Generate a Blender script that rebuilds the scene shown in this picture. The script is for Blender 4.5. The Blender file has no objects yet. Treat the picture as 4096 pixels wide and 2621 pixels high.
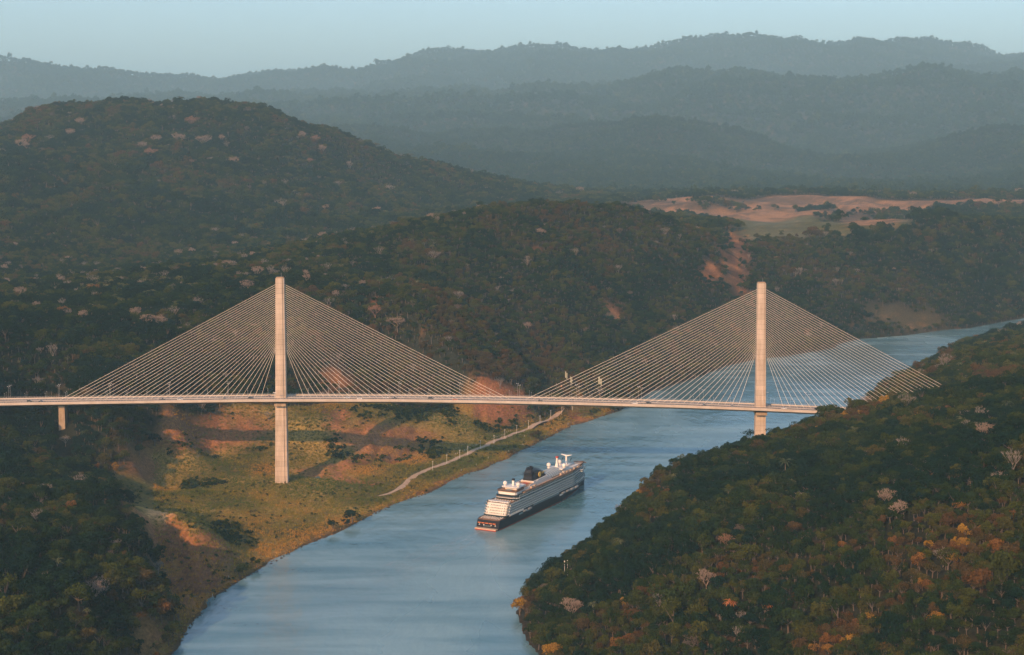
import bpy, math, random
import numpy as np
from mathutils import Vector, Matrix

scene = bpy.context.scene
PI = math.pi
rad = math.radians

# ------------------------------------------------------------------ camera
CAM_Z = 319.0
PITCH = 4.0            # degrees below the horizon
F = 6600.0             # focal length in photograph pixels (photo is 4096 px wide)
PV = 500.0 + F * math.tan(rad(PITCH))      # row of the principal point
cam_d = bpy.data.cameras.new('camera')
cam = bpy.data.objects.new('camera', cam_d)
scene.collection.objects.link(cam)
cam.location = (0, 0, CAM_Z)
cam.rotation_euler = (rad(90 - PITCH), 0, 0)
cam_d.sensor_width = 36.0
cam_d.lens = 36.0 * F / 4096.0
cam_d.shift_y = -(1310.5 - PV) / 4096.0
cam_d.clip_start = 5.0
cam_d.clip_end = 120000.0
scene.camera = cam

# ------------------------------------------------------------------ light
SUN_AZ = -26.0         # degrees off the line behind the camera, towards the left
SUN_EL = 23.0
sd = Vector((math.sin(rad(SUN_AZ)) * math.cos(rad(SUN_EL)), -math.cos(rad(SUN_AZ)) * math.cos(rad(SUN_EL)), math.sin(rad(SUN_EL))))
sun_d = bpy.data.lights.new('sun', 'SUN')
sun_d.energy = 5.0
sun_d.angle = rad(0.6)
sun_d.color = (1.0, 0.54, 0.25)
sun = bpy.data.objects.new('sun', sun_d)
scene.collection.objects.link(sun)
sun.rotation_euler = sd.to_track_quat('Z', 'Y').to_euler()

world = bpy.data.worlds.new('World')
scene.world = world
world.use_nodes = True
wn, wl = world.node_tree.nodes, world.node_tree.links
wn.clear()
wo = wn.new('ShaderNodeOutputWorld')
bg = wn.new('ShaderNodeBackground')
sky = wn.new('ShaderNodeTexSky')
sky.sky_type = 'NISHITA'
sky.sun_disc = False
sky.sun_elevation = rad(SUN_EL)
sky.sun_rotation = math.atan2(sd.x, sd.y)
sky.altitude = 100
sky.air_density = 1.0
sky.dust_density = 1.5
sky.ozone_density = 2.0
hs = wn.new('ShaderNodeMix'); hs.data_type = 'RGBA'; hs.blend_type = 'MULTIPLY'
hs.inputs[0].default_value = 1.0
hs.inputs[7].default_value = (0.95, 1.06, 1.22, 1)
wl.new(sky.outputs[0], hs.inputs[6])
pale = wn.new('ShaderNodeMix'); pale.data_type = 'RGBA'; pale.blend_type = 'MIX'
pale.inputs[0].default_value = 0.25
pale.inputs[7].default_value = (3.4, 4.2, 4.6, 1)
wl.new(hs.outputs[2], pale.inputs[6])
wl.new(pale.outputs[2], bg.inputs[0])
bg.inputs[1].default_value = 0.142
wl.new(bg.outputs[0], wo.inputs[0])

scene.view_settings.view_transform = 'Standard'
scene.view_settings.look = 'None'
scene.view_settings.gamma = 1.0
scene.view_settings.exposure = 0.28
scene.view_settings.use_curve_mapping = False
scene.render.engine = 'CYCLES'
scene.cycles.use_denoising = True
scene.cycles.max_bounces = 6
scene.cycles.diffuse_bounces = 2
scene.cycles.glossy_bounces = 3
scene.cycles.transmission_bounces = 4
scene.cycles.volume_bounces = 1
scene.cycles.transparent_max_bounces = 8

# ------------------------------------------------------------------ helpers
col = scene.collection

def tag(o, label=None, cat=None, group=None, kind=None):
    if label: o['label'] = label
    if cat: o['category'] = cat
    if group: o['group'] = group
    if kind: o['kind'] = kind
    return o

def empty(name, loc=(0, 0, 0), rz=0.0):
    o = bpy.data.objects.new(name, None)
    o.empty_display_size = 2
    col.objects.link(o)
    o.location = loc
    o.rotation_euler = (0, 0, rz)
    return o

class MB:
    """collects shapes, then links them as one mesh object"""
    def __init__(s):
        s.v, s.f = [], []
    def add(s, vs, fs):
        b = len(s.v)
        s.v.extend(tuple(p) for p in vs)
        s.f.extend(tuple(i + b for i in f) for f in fs)
        return s
    def box(s, x0, x1, y0, y1, z0, z1):
        return s.add([(x0, y0, z0), (x1, y0, z0), (x1, y1, z0), (x0, y1, z0), (x0, y0, z1), (x1, y0, z1), (x1, y1, z1), (x0, y1, z1)],
                     [(0, 3, 2, 1), (4, 5, 6, 7), (0, 1, 5, 4), (1, 2, 6, 5), (2, 3, 7, 6), (3, 0, 4, 7)])
    def prism(s, pts, z0, z1):
        """closed outline in x,y (counter-clockwise) raised from z0 to z1"""
        n = len(pts)
        vs = [(x, y, z0) for x, y in pts] + [(x, y, z1) for x, y in pts]
        fs = [tuple(range(n - 1, -1, -1)), tuple(range(n, 2 * n))]
        fs += [(i, (i + 1) % n, n + (i + 1) % n, n + i) for i in range(n)]
        return s.add(vs, fs)
    def loft(s, rings, cap=True):
        n = len(rings[0]); vs = [p for r in rings for p in r]; fs = []
        for k in range(len(rings) - 1):
            for i in range(n):
                j = (i + 1) % n
                fs.append((k * n + i, k * n + j, (k + 1) * n + j, (k + 1) * n + i))
        if cap:
            fs.append(tuple(range(n - 1, -1, -1))); m = (len(rings) - 1) * n
            fs.append(tuple(range(m, m + n)))
        return s.add(vs, fs)
    def tube(s, a, b, r0, r1=None, n=6):
        if r1 is None: r1 = r0
        a, b = Vector(a), Vector(b)
        d = (b - a)
        if d.length < 1e-6: return s
        q = d.to_track_quat('Z', 'Y')
        rings = []
        for p, r in ((a, r0), (b, r1)):
            rings.append([tuple(p + q @ Vector((r * math.cos(2 * PI * i / n), r * math.sin(2 * PI * i / n), 0))) for i in range(n)])
        return s.loft(rings)
    def ball(s, c, r, nu=10, nv=7, sz=1.0):
        rings = []
        for k in range(nv + 1):
            th = PI * (0.02 + 0.96 * k / nv)
            rings.append([(c[0] + r * math.sin(th) * math.cos(2 * PI * i / nu), c[1] + r * math.sin(th) * math.sin(2 * PI * i / nu), c[2] - r * sz * math.cos(th)) for i in range(nu)])
        return s.loft(rings)
    def mesh(s, name, mat=None, smooth=False):
        me = bpy.data.meshes.new(name)
        me.from_pydata(s.v, [], s.f)
        if mat: me.materials.append(mat)
        if smooth: me.shade_smooth()
        me.update()
        return me
    def build(s, name, mat, parent=None, smooth=False):
        o = bpy.data.objects.new(name, s.mesh(name, mat, smooth))
        col.objects.link(o)
        if parent: o.parent = parent
        return o

def link(name, me, parent=None, loc=(0, 0, 0), rot=(0, 0, 0), sc=(1, 1, 1)):
    o = bpy.data.objects.new(name, me)
    col.objects.link(o)
    if parent: o.parent = parent
    o.location = loc; o.rotation_euler = rot; o.scale = sc
    return o

def children_of(o):
    return CH.get(o.name, [])
def copy_tree(root, kids):
    """a copy of a thing with a copy of each of its parts; kids: [(part, [sub-parts])]"""
    r = root.copy(); col.objects.link(r)
    out = []
    for p, subs in kids:
        c = p.copy(); col.objects.link(c); c.parent = r
        ss = []
        for q in subs:
            d = q.copy(); col.objects.link(d); d.parent = c; ss.append(d)
        out.append((c, ss))
    return r, out

# ------------------------------------------------------------------ materials
def mat(name, color, rough=0.8, metal=0.0, noise=0.0, scale=1.0, spec=0.3, alt=None, bump=0.0, streak=None):
    m = bpy.data.materials.new(name); m.use_nodes = True
    nt = m.node_tree; n, l = nt.nodes, nt.links
    b = n['Principled BSDF']
    b.inputs['Base Color'].default_value = (*color, 1)
    b.inputs['Roughness'].default_value = rough
    b.inputs['Metallic'].default_value = metal
    b.inputs['Specular IOR Level'].default_value = spec
    if noise > 0 or alt is not None:
        tc = n.new('ShaderNodeTexCoord')
        mp = n.new('ShaderNodeMapping')
        mp.inputs['Scale'].default_value = streak if streak else (1, 1, 1)
        no = n.new('ShaderNodeTexNoise'); no.inputs['Scale'].default_value = scale; no.inputs['Detail'].default_value = 5; no.inputs['Roughness'].default_value = 0.65
        l.new(tc.outputs['Object'], mp.inputs[0]); l.new(mp.outputs[0], no.inputs['Vector'])
        rp = n.new('ShaderNodeValToRGB')
        c2 = alt if alt is not None else tuple(c * (1 - noise) for c in color)
        rp.color_ramp.elements[0].position = 0.35; rp.color_ramp.elements[0].color = (*c2, 1)
        rp.color_ramp.elements[1].position = 0.65; rp.color_ramp.elements[1].color = (*color, 1)
        l.new(no.outputs[0], rp.inputs[0]); l.new(rp.outputs[0], b.inputs['Base Color'])
        if bump > 0:
            bp = n.new('ShaderNodeBump'); bp.inputs['Strength'].default_value = 1.0; bp.inputs['Distance'].default_value = bump
            l.new(no.outputs[0], bp.inputs['Height']); l.new(bp.outputs[0], b.inputs['Normal'])
    return m

M = {}
M['concrete'] = mat('pale_concrete', (0.52, 0.45, 0.38), 0.9, noise=0.25, scale=0.12, alt=(0.42, 0.355, 0.29), streak=(1, 1, 0.25))
def pour_joints(m, step, dark):
    nt = m.node_tree; n, l = nt.nodes, nt.links; b = n['Principled BSDF']; src = b.inputs['Base Color'].links[0].from_socket
    tc = n.new('ShaderNodeTexCoord'); sp = n.new('ShaderNodeSeparateXYZ'); l.new(tc.outputs['Object'], sp.inputs[0])
    dv = n.new('ShaderNodeMath'); dv.operation = 'DIVIDE'; dv.inputs[1].default_value = step; l.new(sp.outputs[2], dv.inputs[0])
    fl = n.new('ShaderNodeMath'); fl.operation = 'FRACT'; l.new(dv.outputs[0], fl.inputs[0])
    lt = n.new('ShaderNodeMath'); lt.operation = 'LESS_THAN'; lt.inputs[1].default_value = 0.12; l.new(fl.outputs[0], lt.inputs[0])
    wn2 = n.new('ShaderNodeTexWhiteNoise'); wn2.noise_dimensions = '1D'; fo = n.new('ShaderNodeMath'); fo.operation = 'FLOOR'; l.new(dv.outputs[0], fo.inputs[0]); l.new(fo.outputs[0], wn2.inputs['W'])
    mr = n.new('ShaderNodeMapRange'); mr.inputs[3].default_value = 0.90; mr.inputs[4].default_value = 1.06; l.new(wn2.outputs[0], mr.inputs[0])
    sb = n.new('ShaderNodeMath'); sb.operation = 'MULTIPLY_ADD'; sb.inputs[1].default_value = -dark; l.new(lt.outputs[0], sb.inputs[0]); l.new(mr.outputs[0], sb.inputs[2])
    cb = n.new('ShaderNodeCombineColor')
    for k in range(3): l.new(sb.outputs[0], cb.inputs[k])
    mx = n.new('ShaderNodeMix'); mx.data_type = 'RGBA'; mx.blend_type = 'MULTIPLY'; mx.inputs[0].default_value = 1.0
    l.new(src, mx.inputs[6]); l.new(cb.outputs[0], mx.inputs[7]); l.new(mx.outputs[2], b.inputs['Base Color'])
M['pylon'] = mat('pylon_concrete', (0.56, 0.46, 0.37), 0.9, scale=0.35, alt=(0.42, 0.33, 0.25), streak=(1, 1, 0.12))
pour_joints(M['pylon'], 4.5, 0.16)
M['groove'] = mat('stained_concrete', (0.40, 0.27, 0.17), 0.9, noise=0.2, scale=0.2)
M['asphalt'] = mat('asphalt', (0.16, 0.135, 0.12), 0.9, noise=0.2, scale=0.2, streak=(0.1, 1, 1))
M['girder'] = mat('weathered_girder', (0.42, 0.33, 0.235), 0.9, scale=0.25, alt=(0.26, 0.18, 0.11), streak=(1, 1, 0.3))
M['cable'] = mat('cable_sheath', (0.82, 0.74, 0.60), 0.5)
M['paint'] = mat('white_paint', (0.78, 0.77, 0.74), 0.5, noise=0.06, scale=0.3)
M['steel'] = mat('galvanised_steel', (0.42, 0.42, 0.41), 0.5, metal=0.3)
M['white_pole'] = mat('pale_pole', (0.75, 0.72, 0.66), 0.7)
M['lamp'] = mat('lamp_glass', (0.6, 0.6, 0.58), 0.3)
M['bark'] = mat('pale_bark', (0.25, 0.215, 0.18), 0.9, noise=0.4, scale=1.5)
M['bark_dark'] = mat('brown_bark', (0.13, 0.10, 0.075), 0.9, noise=0.3, scale=1.5)
# ------------------------------------------------------------------ geometry of the view -> places in the world
def ray(u, v):
    c = math.cos(rad(PITCH)); s = math.sin(rad(PITCH))
    a = (u - 2048.0) / F; b = (PV - v) / F
    return Vector((a, c + b * s, -s + b * c))
def at_z(u, v, z):
    d = ray(u, v); t = (z - CAM_Z) / d.z
    return Vector((d.x * t, d.y * t, z))
def at_y(u, v, Y):
    d = ray(u, v); t = Y / d.y
    return Vector((d.x * t, Y, CAM_Z + d.z * t))

# ------------------------------------------------------------------ noise
def _hash(ix, iy, seed):
    h = (ix.astype(np.int64) * 374761393 + iy.astype(np.int64) * 668265263 + seed * 2147483647 % 1000003) & 0xffffffff
    h = ((h ^ (h >> 13)) * 1274126177) & 0xffffffff
    return ((h ^ (h >> 16)) & 0xffff) / 65535.0
def vnoise(x, y, seed=0):
    ix = np.floor(x); iy = np.floor(y); fx = x - ix; fy = y - iy
    fx = fx * fx * (3 - 2 * fx); fy = fy * fy * (3 - 2 * fy)
    a = _hash(ix, iy, seed); b = _hash(ix + 1, iy, seed); c = _hash(ix, iy + 1, seed); d = _hash(ix + 1, iy + 1, seed)
    return (a * (1 - fx) + b * fx) * (1 - fy) + (c * (1 - fx) + d * fx) * fy
def fbm(x, y, scale, seed=0, octv=4, gain=0.5):
    r = 0; amp = 1.0; tot = 0; f = 1.0 / scale
    for k in range(octv):
        r = r + amp * (vnoise(x * f + 17.3 * k, y * f - 9.1 * k, seed + k) * 2 - 1); tot += amp; amp *= gain; f *= 2.03
    return r / tot

# ------------------------------------------------------------------ canal banks (z = 0)
LEFT_BANK = [(300, 3300), (430, 3050), (560, 2800), (640, 2680), (680, 2621), (722, 2560), (780, 2480), (850, 2400), (920, 2345), (1000, 2300), (1100, 2245), (1200, 2190), (1300, 2150), (1390, 2108), (1500, 2054), (1591, 2015), (1645, 1994), (1699, 1980), (1741, 1959), (1787, 1926), (1857, 1901), (1940, 1876), (1965, 1859), (2040, 1826), (2102, 1799), (2185, 1755), (2248, 1726), (2289, 1701), (2335, 1691), (2372, 1678), (2476, 1645), (2500, 1629), (2600, 1569), (2755, 1522), (2911, 1463), (3023, 1438), (3159, 1423), (3340, 1392), (3352, 1376), (3445, 1356), (3625, 1342), (3781, 1320), (3874, 1314), (4000, 1290), (4200, 1255), (4500, 1225)]
RIGHT_BANK = [(4560, 1262), (4250, 1300), (4080, 1325), (3980, 1350), (3800, 1410), (3680, 1480), (3560, 1550), (3480, 1610), (3400, 1690), (3300, 1760), (3180, 1850), (3090, 1935), (3000, 1955), (2900, 1985), (2800, 2020), (2650, 2075), (2500, 2130), (2380, 2190), (2250, 2270), (2150, 2335), (2085, 2400), (2064, 2450), (2085, 2520), (2120, 2575), (2150, 2621), (2210, 2740), (2290, 2900), (2400, 3300)]
canal_poly = [at_z(u, v, 0)[:2] for u, v in LEFT_BANK + RIGHT_BANK]
def seg_dist(x, y, poly, closed=True):
    d2 = np.full(x.shape, 1e18); n = len(poly)
    for i in range(n if closed else n - 1):
        ax, ay = poly[i]; bx, by = poly[(i + 1) % n]
        ex, ey = bx - ax, by - ay
        t = np.clip(((x - ax) * ex + (y - ay) * ey) / (ex * ex + ey * ey + 1e-9), 0, 1)
        d2 = np.minimum(d2, (x - ax - t * ex) ** 2 + (y - ay - t * ey) ** 2)
    return np.sqrt(d2)
def inside(x, y, poly):
    r = np.zeros(x.shape, bool); n = len(poly)
    for i in range(n):
        ax, ay = poly[i]; bx, by = poly[(i + 1) % n]
        if ay == by: continue
        c = ((ay > y) != (by > y)) & (x < (bx - ax) * (y - ay) / (by - ay) + ax)
        r ^= c
    return r

# ------------------------------------------------------------------ terrain control points
CP_Z = [  # (column, row, ground height)
 # left foreground hill
 (-400, 2621, 34), (0, 2621, 32), (300, 2600, 24), (500, 2600, 12), (-300, 2400, 48), (0, 2400, 46), (300, 2400, 44), (600, 2400, 27), (700, 2420, 12),
 (0, 2200, 57), (300, 2200, 52), (590, 2200, 43), (-300, 2150, 58), (0, 2080, 56), (300, 2090, 54), (560, 2055, 46), (690, 2050, 43), (735, 2070, 41),
 (790, 2120, 42), (850, 2215, 35), (905, 2285, 23), (700, 2150, 25), (690, 2230, 11), (720, 2310, 5), (780, 2270, 14), (760, 2200, 19), (620, 2300, 28), (700, 2400, 5), (790, 2350, 5),
 (820, 2060, 7), (900, 2100, 6), (950, 2180, 5), (990, 2250, 4), (760, 2010, 8), (640, 1975, 10), (500, 1975, 20), (350, 1990, 34),
 # left plain and slope under the bridge
 (100, 1990, 48), (100, 1900, 46), (300, 1900, 33), (300, 1800, 38), (450, 1900, 22), (600, 1920, 9), (800, 1900, 6), (800, 1960, 6), (1133, 1935, 3), (1133, 1990, 3), (1400, 2000, 3), (1200, 2100, 3), (1000, 2200, 4),
 (1000, 1850, 8), (800, 1800, 16), (600, 1750, 32), (700, 1700, 42), (450, 1700, 58), (900, 1700, 32), (1000, 1640, 42), (1250, 1800, 12), (1250, 1700, 30), (1450, 1850, 6), (1500, 1750, 17), (1500, 1650, 34),
 (1700, 1850, 3), (1650, 1780, 8), (1700, 1720, 16), (1850, 1780, 4), (1800, 1650, 24), (2000, 1700, 6), (2000, 1630, 22), (2150, 1660, 6), (2200, 1600, 14), (2350, 1620, 8), (2300, 1540, 30),
 # slope behind the bridge on the left
 (-300, 1400, 115), (0, 1400, 108), (300, 1400, 102), (0, 1550, 78), (300, 1550, 80), (0, 1650, 62), (252, 1700, 45), (-300, 1700, 70), (0, 1780, 52), (600, 1450, 88), (600, 1570, 70), (900, 1350, 100), (900, 1500, 68), (1200, 1550, 50), (1200, 1400, 86), (1200, 1250, 112),
 (1500, 1500, 48), (1500, 1300, 98), (1500, 1150, 130), (2000, 1450, 52), (1800, 1550, 40), (1950, 1250, 119), (1950, 1080, 158), (2300, 1150, 106), (2300, 1020, 140), (2500, 1470, 30), (2500, 1330, 62), (2500, 1150, 112),
 (2800, 1400, 25), (2800, 1270, 66), (2800, 1120, 110), (2980, 1250, 52), (2250, 1480, 40), (2280, 1300, 72),
 (3100, 1330, 26), (3100, 1180, 60), (3100, 1000, 118), (3400, 1250, 40), (3400, 1100, 84), (3400, 980, 120), (3700, 1230, 32), (3700, 1100, 75), (4000, 1180, 40), (4000, 1050, 84), (4096, 950, 125), (4400, 1100, 70), (3700, 950, 130),
 # right near hill
 (2400, 2621, 12), (2800, 2621, 20), (3300, 2621, 32), (4096, 2621, 58), (4600, 2621, 80), (2250, 2480, 8), (2300, 2400, 16), (2700, 2450, 30), (3300, 2450, 48), (4096, 2450, 74), (2160, 2370, 5), (2450, 2270, 30), (2800, 2250, 48), (3400, 2250, 68), (4096, 2250, 92), (4600, 2250, 112),
 (2600, 2080, 44), (2800, 2050, 58), (3000, 2000, 68), (3500, 2000, 86), (4096, 2000, 110), (2800, 1920, 58), (3000, 1850, 66), (3500, 1850, 88), (4096, 1850, 118), (4096, 1700, 124), (3500, 1720, 80), (4096, 1560, 112), (4700, 1600, 130), (3800, 1700, 98),
]
CP_Y = [  # (column, row of the tree tops, distance, tree height)
 (2330, 2090, 1215, 12), (2540, 1965, 1225, 12), (2640, 1862, 1240, 12), (2800, 1785, 1262, 12), (2950, 1750, 1290, 12), (3100, 1712, 1312, 12), (3300, 1655, 1360, 12),
 (3480, 1600, 1395, 11), (3740, 1528, 1412, 11), (3900, 1505, 1450, 11), (4096, 1445, 1490, 12), (4500, 1400, 1500, 12),
 (3400, 1585, 1560, 12), (3470, 1545, 1600, 12), (3560, 1505, 1680, 12), (3700, 1440, 1780, 12), (3900, 1352, 2000, 12), (4030, 1310, 2220, 10), (4200, 1285, 2250, 12),
 # ridge left behind the bridge
 (-300, 1180, 1760, 12), (0, 1195, 1760, 12), (300, 1215, 1720, 12), (600, 1300, 1640, 12),
 # palm band and middle hill crest
 (-300, 1150, 1980, 10), (0, 1160, 1950, 10), (400, 1110, 1960, 10), (800, 1060, 1990, 10), (1150, 1000, 2060, 25), (1450, 930, 2140, 31), (1700, 865, 2220, 29), (2000, 818, 2290, 31), (2250, 815, 2300, 31), (2500, 848, 2330, 28), (2700, 872, 2400, 14), (2830, 890, 2430, 4), (2925, 975, 2420, 10), (2985, 1110, 2400, 8), (3000, 1250, 2380, 4),
 # hollow between
 (0, 1080, 2250, 10), (400, 1060, 2260, 10), (800, 1020, 2260, 10), (1200, 960, 2350, 10), (1600, 880, 2450, 10), (2000, 830, 2550, 12), (2400, 860, 2650, 10),
 # big left hill
 (-400, 640, 2690, 12), (0, 500, 2690, 12), (110, 440, 2690, 12), (250, 402, 2690, 12), (600, 405, 2690, 12), (900, 410, 2690, 12), (1010, 425, 2700, 12), (1090, 440, 2720, 12), (1200, 485, 2750, 12), (1350, 535, 2790, 12), (1500, 600, 2830, 12), (1700, 645, 2880, 12), (1950, 695, 2920, 12), (2200, 760, 2960, 12), (2450, 800, 3000, 12),
 (0, 620, 2500, 12), (400, 600, 2530, 12), (400, 800, 2380, 12), (0, 800, 2370, 12), (0, 950, 2280, 12), (400, 950, 2290, 12), (1000, 600, 2600, 12), (1000, 800, 2450, 12), (1000, 930, 2340, 12), (1500, 720, 2720, 12), (1500, 830, 2540, 12), (2000, 760, 2780, 12), (2300, 800, 2780, 12),
 (100, 560, 3100, 12), (700, 560, 3150, 12), (1300, 640, 3200, 12), (1900, 740, 3300, 12), (-400, 800, 3100, 12),
 # bare plateau
 (2480, 832, 3200, 0), (2700, 800, 3330, 0), (3100, 781, 3400, 0), (3500, 797, 3380, 0), (4096, 803, 3350, 0), (4500, 810, 3350, 0), (3000, 862, 3120, 0), (2700, 850, 3120, 0), (3400, 880, 3080, 0), (3900, 850, 3150, 4), (3100, 915, 2930, 4),
 (2500, 800, 3650, 0), (3100, 790, 3700, 0), (3700, 800, 3700, 0), (4300, 810, 3700, 0), (1900, 700, 3700, 0),
 # dark ridge behind the plateau
 (1250, 545, 4100, 14), (1700, 575, 4150, 14), (2100, 560, 4150, 14), (2400, 525, 4150, 14), (2650, 485, 4150, 14), (2800, 535, 4150, 14), (2950, 592, 4150, 14), (3400, 615, 4150, 14), (3650, 600, 4100, 14), (3900, 525, 4100, 14), (4096, 520, 4100, 14), (4500, 500, 4100, 14),
 (2650, 600, 4000, 14), (3300, 700, 3950, 14), (3900, 680, 3950, 14),
 (300, 600, 4100, 14), (800, 560, 4100, 14), (-500, 600, 4100, 14),
 (0, 560, 4650, 14), (800, 545, 4650, 14), (1700, 560, 4650, 14), (2400, 540, 4650, 14), (2900, 590, 4650, 14), (3500, 600, 4650, 14), (4096, 560, 4650, 14), (4600, 560, 4650, 14),
 (2000, 470, 4950, 14), (3000, 470, 4950, 14), (3600, 480, 4950, 14),
 # upper ridge
 (-500, 430, 5400, 14), (0, 430, 5400, 14), (500, 420, 5400, 14), (900, 400, 5400, 14), (1300, 425, 5400, 14), (1900, 400, 5400, 14), (2300, 350, 5400, 14), (2600, 305, 5400, 14), (2950, 272, 5400, 14), (3150, 320, 5400, 14), (3300, 348, 5400, 14), (3500, 320, 5400, 14), (3800, 318, 5400, 14), (4000, 295, 5400, 14), (4096, 300, 5400, 14), (4600, 280, 5400, 14),
 (0, 430, 6300, 14), (1000, 400, 6300, 14), (2000, 390, 6300, 14), (3000, 380, 6300, 14), (4096, 360, 6300, 14),
 # far range against the sky
 (-600, 240, 7000, 16), (0, 262, 7000, 16), (110, 265, 7000, 16), (270, 292, 7000, 16), (370, 332, 7100, 16), (500, 336, 7300, 16), (920, 328, 7400, 16), (1060, 305, 7400, 16), (1400, 272, 7500, 16), (1510, 276, 7500, 16), (1560, 245, 7500, 16), (1800, 214, 7500, 16), (2000, 209, 7500, 16), (2280, 196, 7500, 16), (2450, 230, 7500, 16), (2560, 220, 7500, 16), (2750, 165, 7500, 16), (2980, 150, 7500, 16), (3100, 157, 7500, 16), (3350, 190, 7500, 16), (3500, 166, 7500, 16), (3640, 155, 7500, 16), (3760, 170, 7500, 16), (3880, 214, 7500, 16), (4096, 216, 7500, 16), (4600, 200, 7500, 16),
 (-600, 420, 9500, 0), (500, 420, 9500, 0), (2000, 380, 9500, 0), (3500, 380, 9500, 0), (4700, 400, 9500, 0), (0, 460, 12500, 0), (2000, 460, 12500, 0), (4096, 460, 12500, 0),
]
FARMAP = [(0, 0), (3750, 3750), (3900, 7000), (4100, 8000), (4650, 9200), (4950, 10000), (5400, 12000), (6300, 14500), (7000, 16800), (7500, 18500), (9500, 24000), (12500, 32000)]
_i0 = CP_Y.index((0, 1080, 2250, 10)); _i1 = CP_Y.index((2480, 832, 3200, 0)); _i2 = CP_Y.index((1250, 545, 4100, 14))
for _i in range(_i0, _i1):
    u, v, Y, th = CP_Y[_i]; CP_Y[_i] = (u, v, float(np.interp(Y, [0, 2250, 2290, 2690, 3000, 3400], [0, 2330, 2700, 3900, 4300, 5000])), th * 1.5)
for _i in range(_i1, _i2):
    u, v, Y, th = CP_Y[_i]; CP_Y[_i] = (u, v, float(np.interp(Y, [0, 2900, 3400, 3750], [0, 3300, 4350, 4900])), th)
FARMAP[1] = (5200, 5200); FARMAP[0] = (0, 0)
def _far(Y): return float(np.interp(Y, [a for a, b in FARMAP[2:]], [b for a, b in FARMAP[2:]]))
CP_Y = [(u, v, Y if i < _i2 else _far(Y), th * (1 if i < _i2 else 2.4)) for i, (u, v, Y, th) in enumerate(CP_Y)] + [(u, 766, 5900, 0) for u in range(2000, 4700, 500)]
_unused = [(u, v, float(np.interp(Y, [a for a, b in FARMAP], [b for a, b in FARMAP])), th * (1 if Y < 3900 else 2.4)) for u, v, Y, th in CP_Y] 
pts = [at_z(u, v, z) for u, v, z in CP_Z]
for u, v, Y, th in CP_Y:
    p = at_y(u, v, Y); p.z -= th; pts.append(p)
for u, v in LEFT_BANK[::2] + RIGHT_BANK[::2]:
    p = at_z(u, v, 0); p.z = 1.0; pts.append(p)
P = np.array([tuple(p) for p in pts])
# work in (x, log distance) so that near points and far points have the same weight
def warp(x, y):
    return x / np.maximum(y, 300.) * 1.0, np.log(np.maximum(y, 300.))
def _phi(dx, dy, c=0.012):
    return np.sqrt(dx * dx + dy * dy + c * c)
wx, wy = warp(P[:, 0], P[:, 1])
_A = _phi(wx[:, None] - wx[None], wy[:, None] - wy[None])
n_ = len(P)
_S = np.zeros((n_ + 3, n_ + 3)); _S[:n_, :n_] = _A; _S[n_, :n_] = 1; _S[n_ + 1, :n_] = wx; _S[n_ + 2, :n_] = wy; _S[:n_, n_:] = _S[n_:, :n_].T
_S[:n_, :n_] -= np.eye(n_) * 0.0008
_w = np.linalg.solve(_S, np.concatenate([P[:, 2], [0, 0, 0]]))
def rbf(x, y):
    a, b = warp(x, y); sh = a.shape; a = a.ravel(); b = b.ravel(); r = _w[n_] + _w[n_ + 1] * a + _w[n_ + 2] * b
    for k in range(n_):
        r = r + _w[k] * _phi(a - wx[k], b - wy[k])
    return r.reshape(sh)

BRIDGE_Y = 1444.0
DECK = [(-900, 71.0), (-450, 75.4), (-395, 76.3), (-338, 77.2), (-230, 78.6), (-180, 78.8), (-100, 78.7), (-15, 77.4), (66, 75.7), (147, 73.5), (217, 70.8), (278, 68.0), (340, 65.2), (440, 61.5), (900, 50.0)]
def deck_z(x):
    return np.interp(x, [p[0] for p in DECK], [p[1] for p in DECK])

NT, NR = 620, 960
T0, T1, Y0, Y1 = -0.62, 0.62, 420.0, 32000.0
tt = np.linspace(T0, T1, NT)
yy = np.exp(np.linspace(math.log(Y0), math.log(Y1), NR))
TT, YY = np.meshgrid(tt, yy)
XX = TT * YY
_wb = np.clip((2300 - YY) / 800, 0.35, 1)
_bx = XX + fbm(XX, YY, 34, 201, 4) * 5 * _wb; _by = YY + fbm(XX, YY, 30, 207, 4) * 6 * _wb
SD = seg_dist(_bx, _by, canal_poly)
INW = inside(_bx, _by, canal_poly)
H = rbf(XX, YY)
far = np.clip((YY - 1700) / 8000, 0, 1)
rough = np.clip((H - 8) / 60, 0, 1)
H = H + fbm(XX, YY, 420, 3, 5) * (5 + 42 * far) * rough + fbm(XX, YY, 90, 11, 4) * (2.6 + 9 * far) * np.clip((H - 4) / 30, 0, 1)
rid = 0.6 - np.abs(fbm(XX, YY, 2600, 21, 4)) * 3.2
rid2 = 0.6 - np.abs(fbm(XX, YY, 800, 27, 4)) * 3.2
H = H + (rid * 130 + rid2 * 40) * np.clip((YY - 6000) / 3000, 0, 1)
# folds of the middle and big hills
H = H + (0.55 - np.abs(fbm(XX, YY, 330, 23, 3)) * 3.2) * 10 * np.clip((YY - 2300) / 700, 0.25, 1) * np.clip((YY - 1950) / 300, 0, 1) * np.clip((4600 - YY) / 300, 0, 1) * np.clip((H - 60) / 60, 0, 1)
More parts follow.
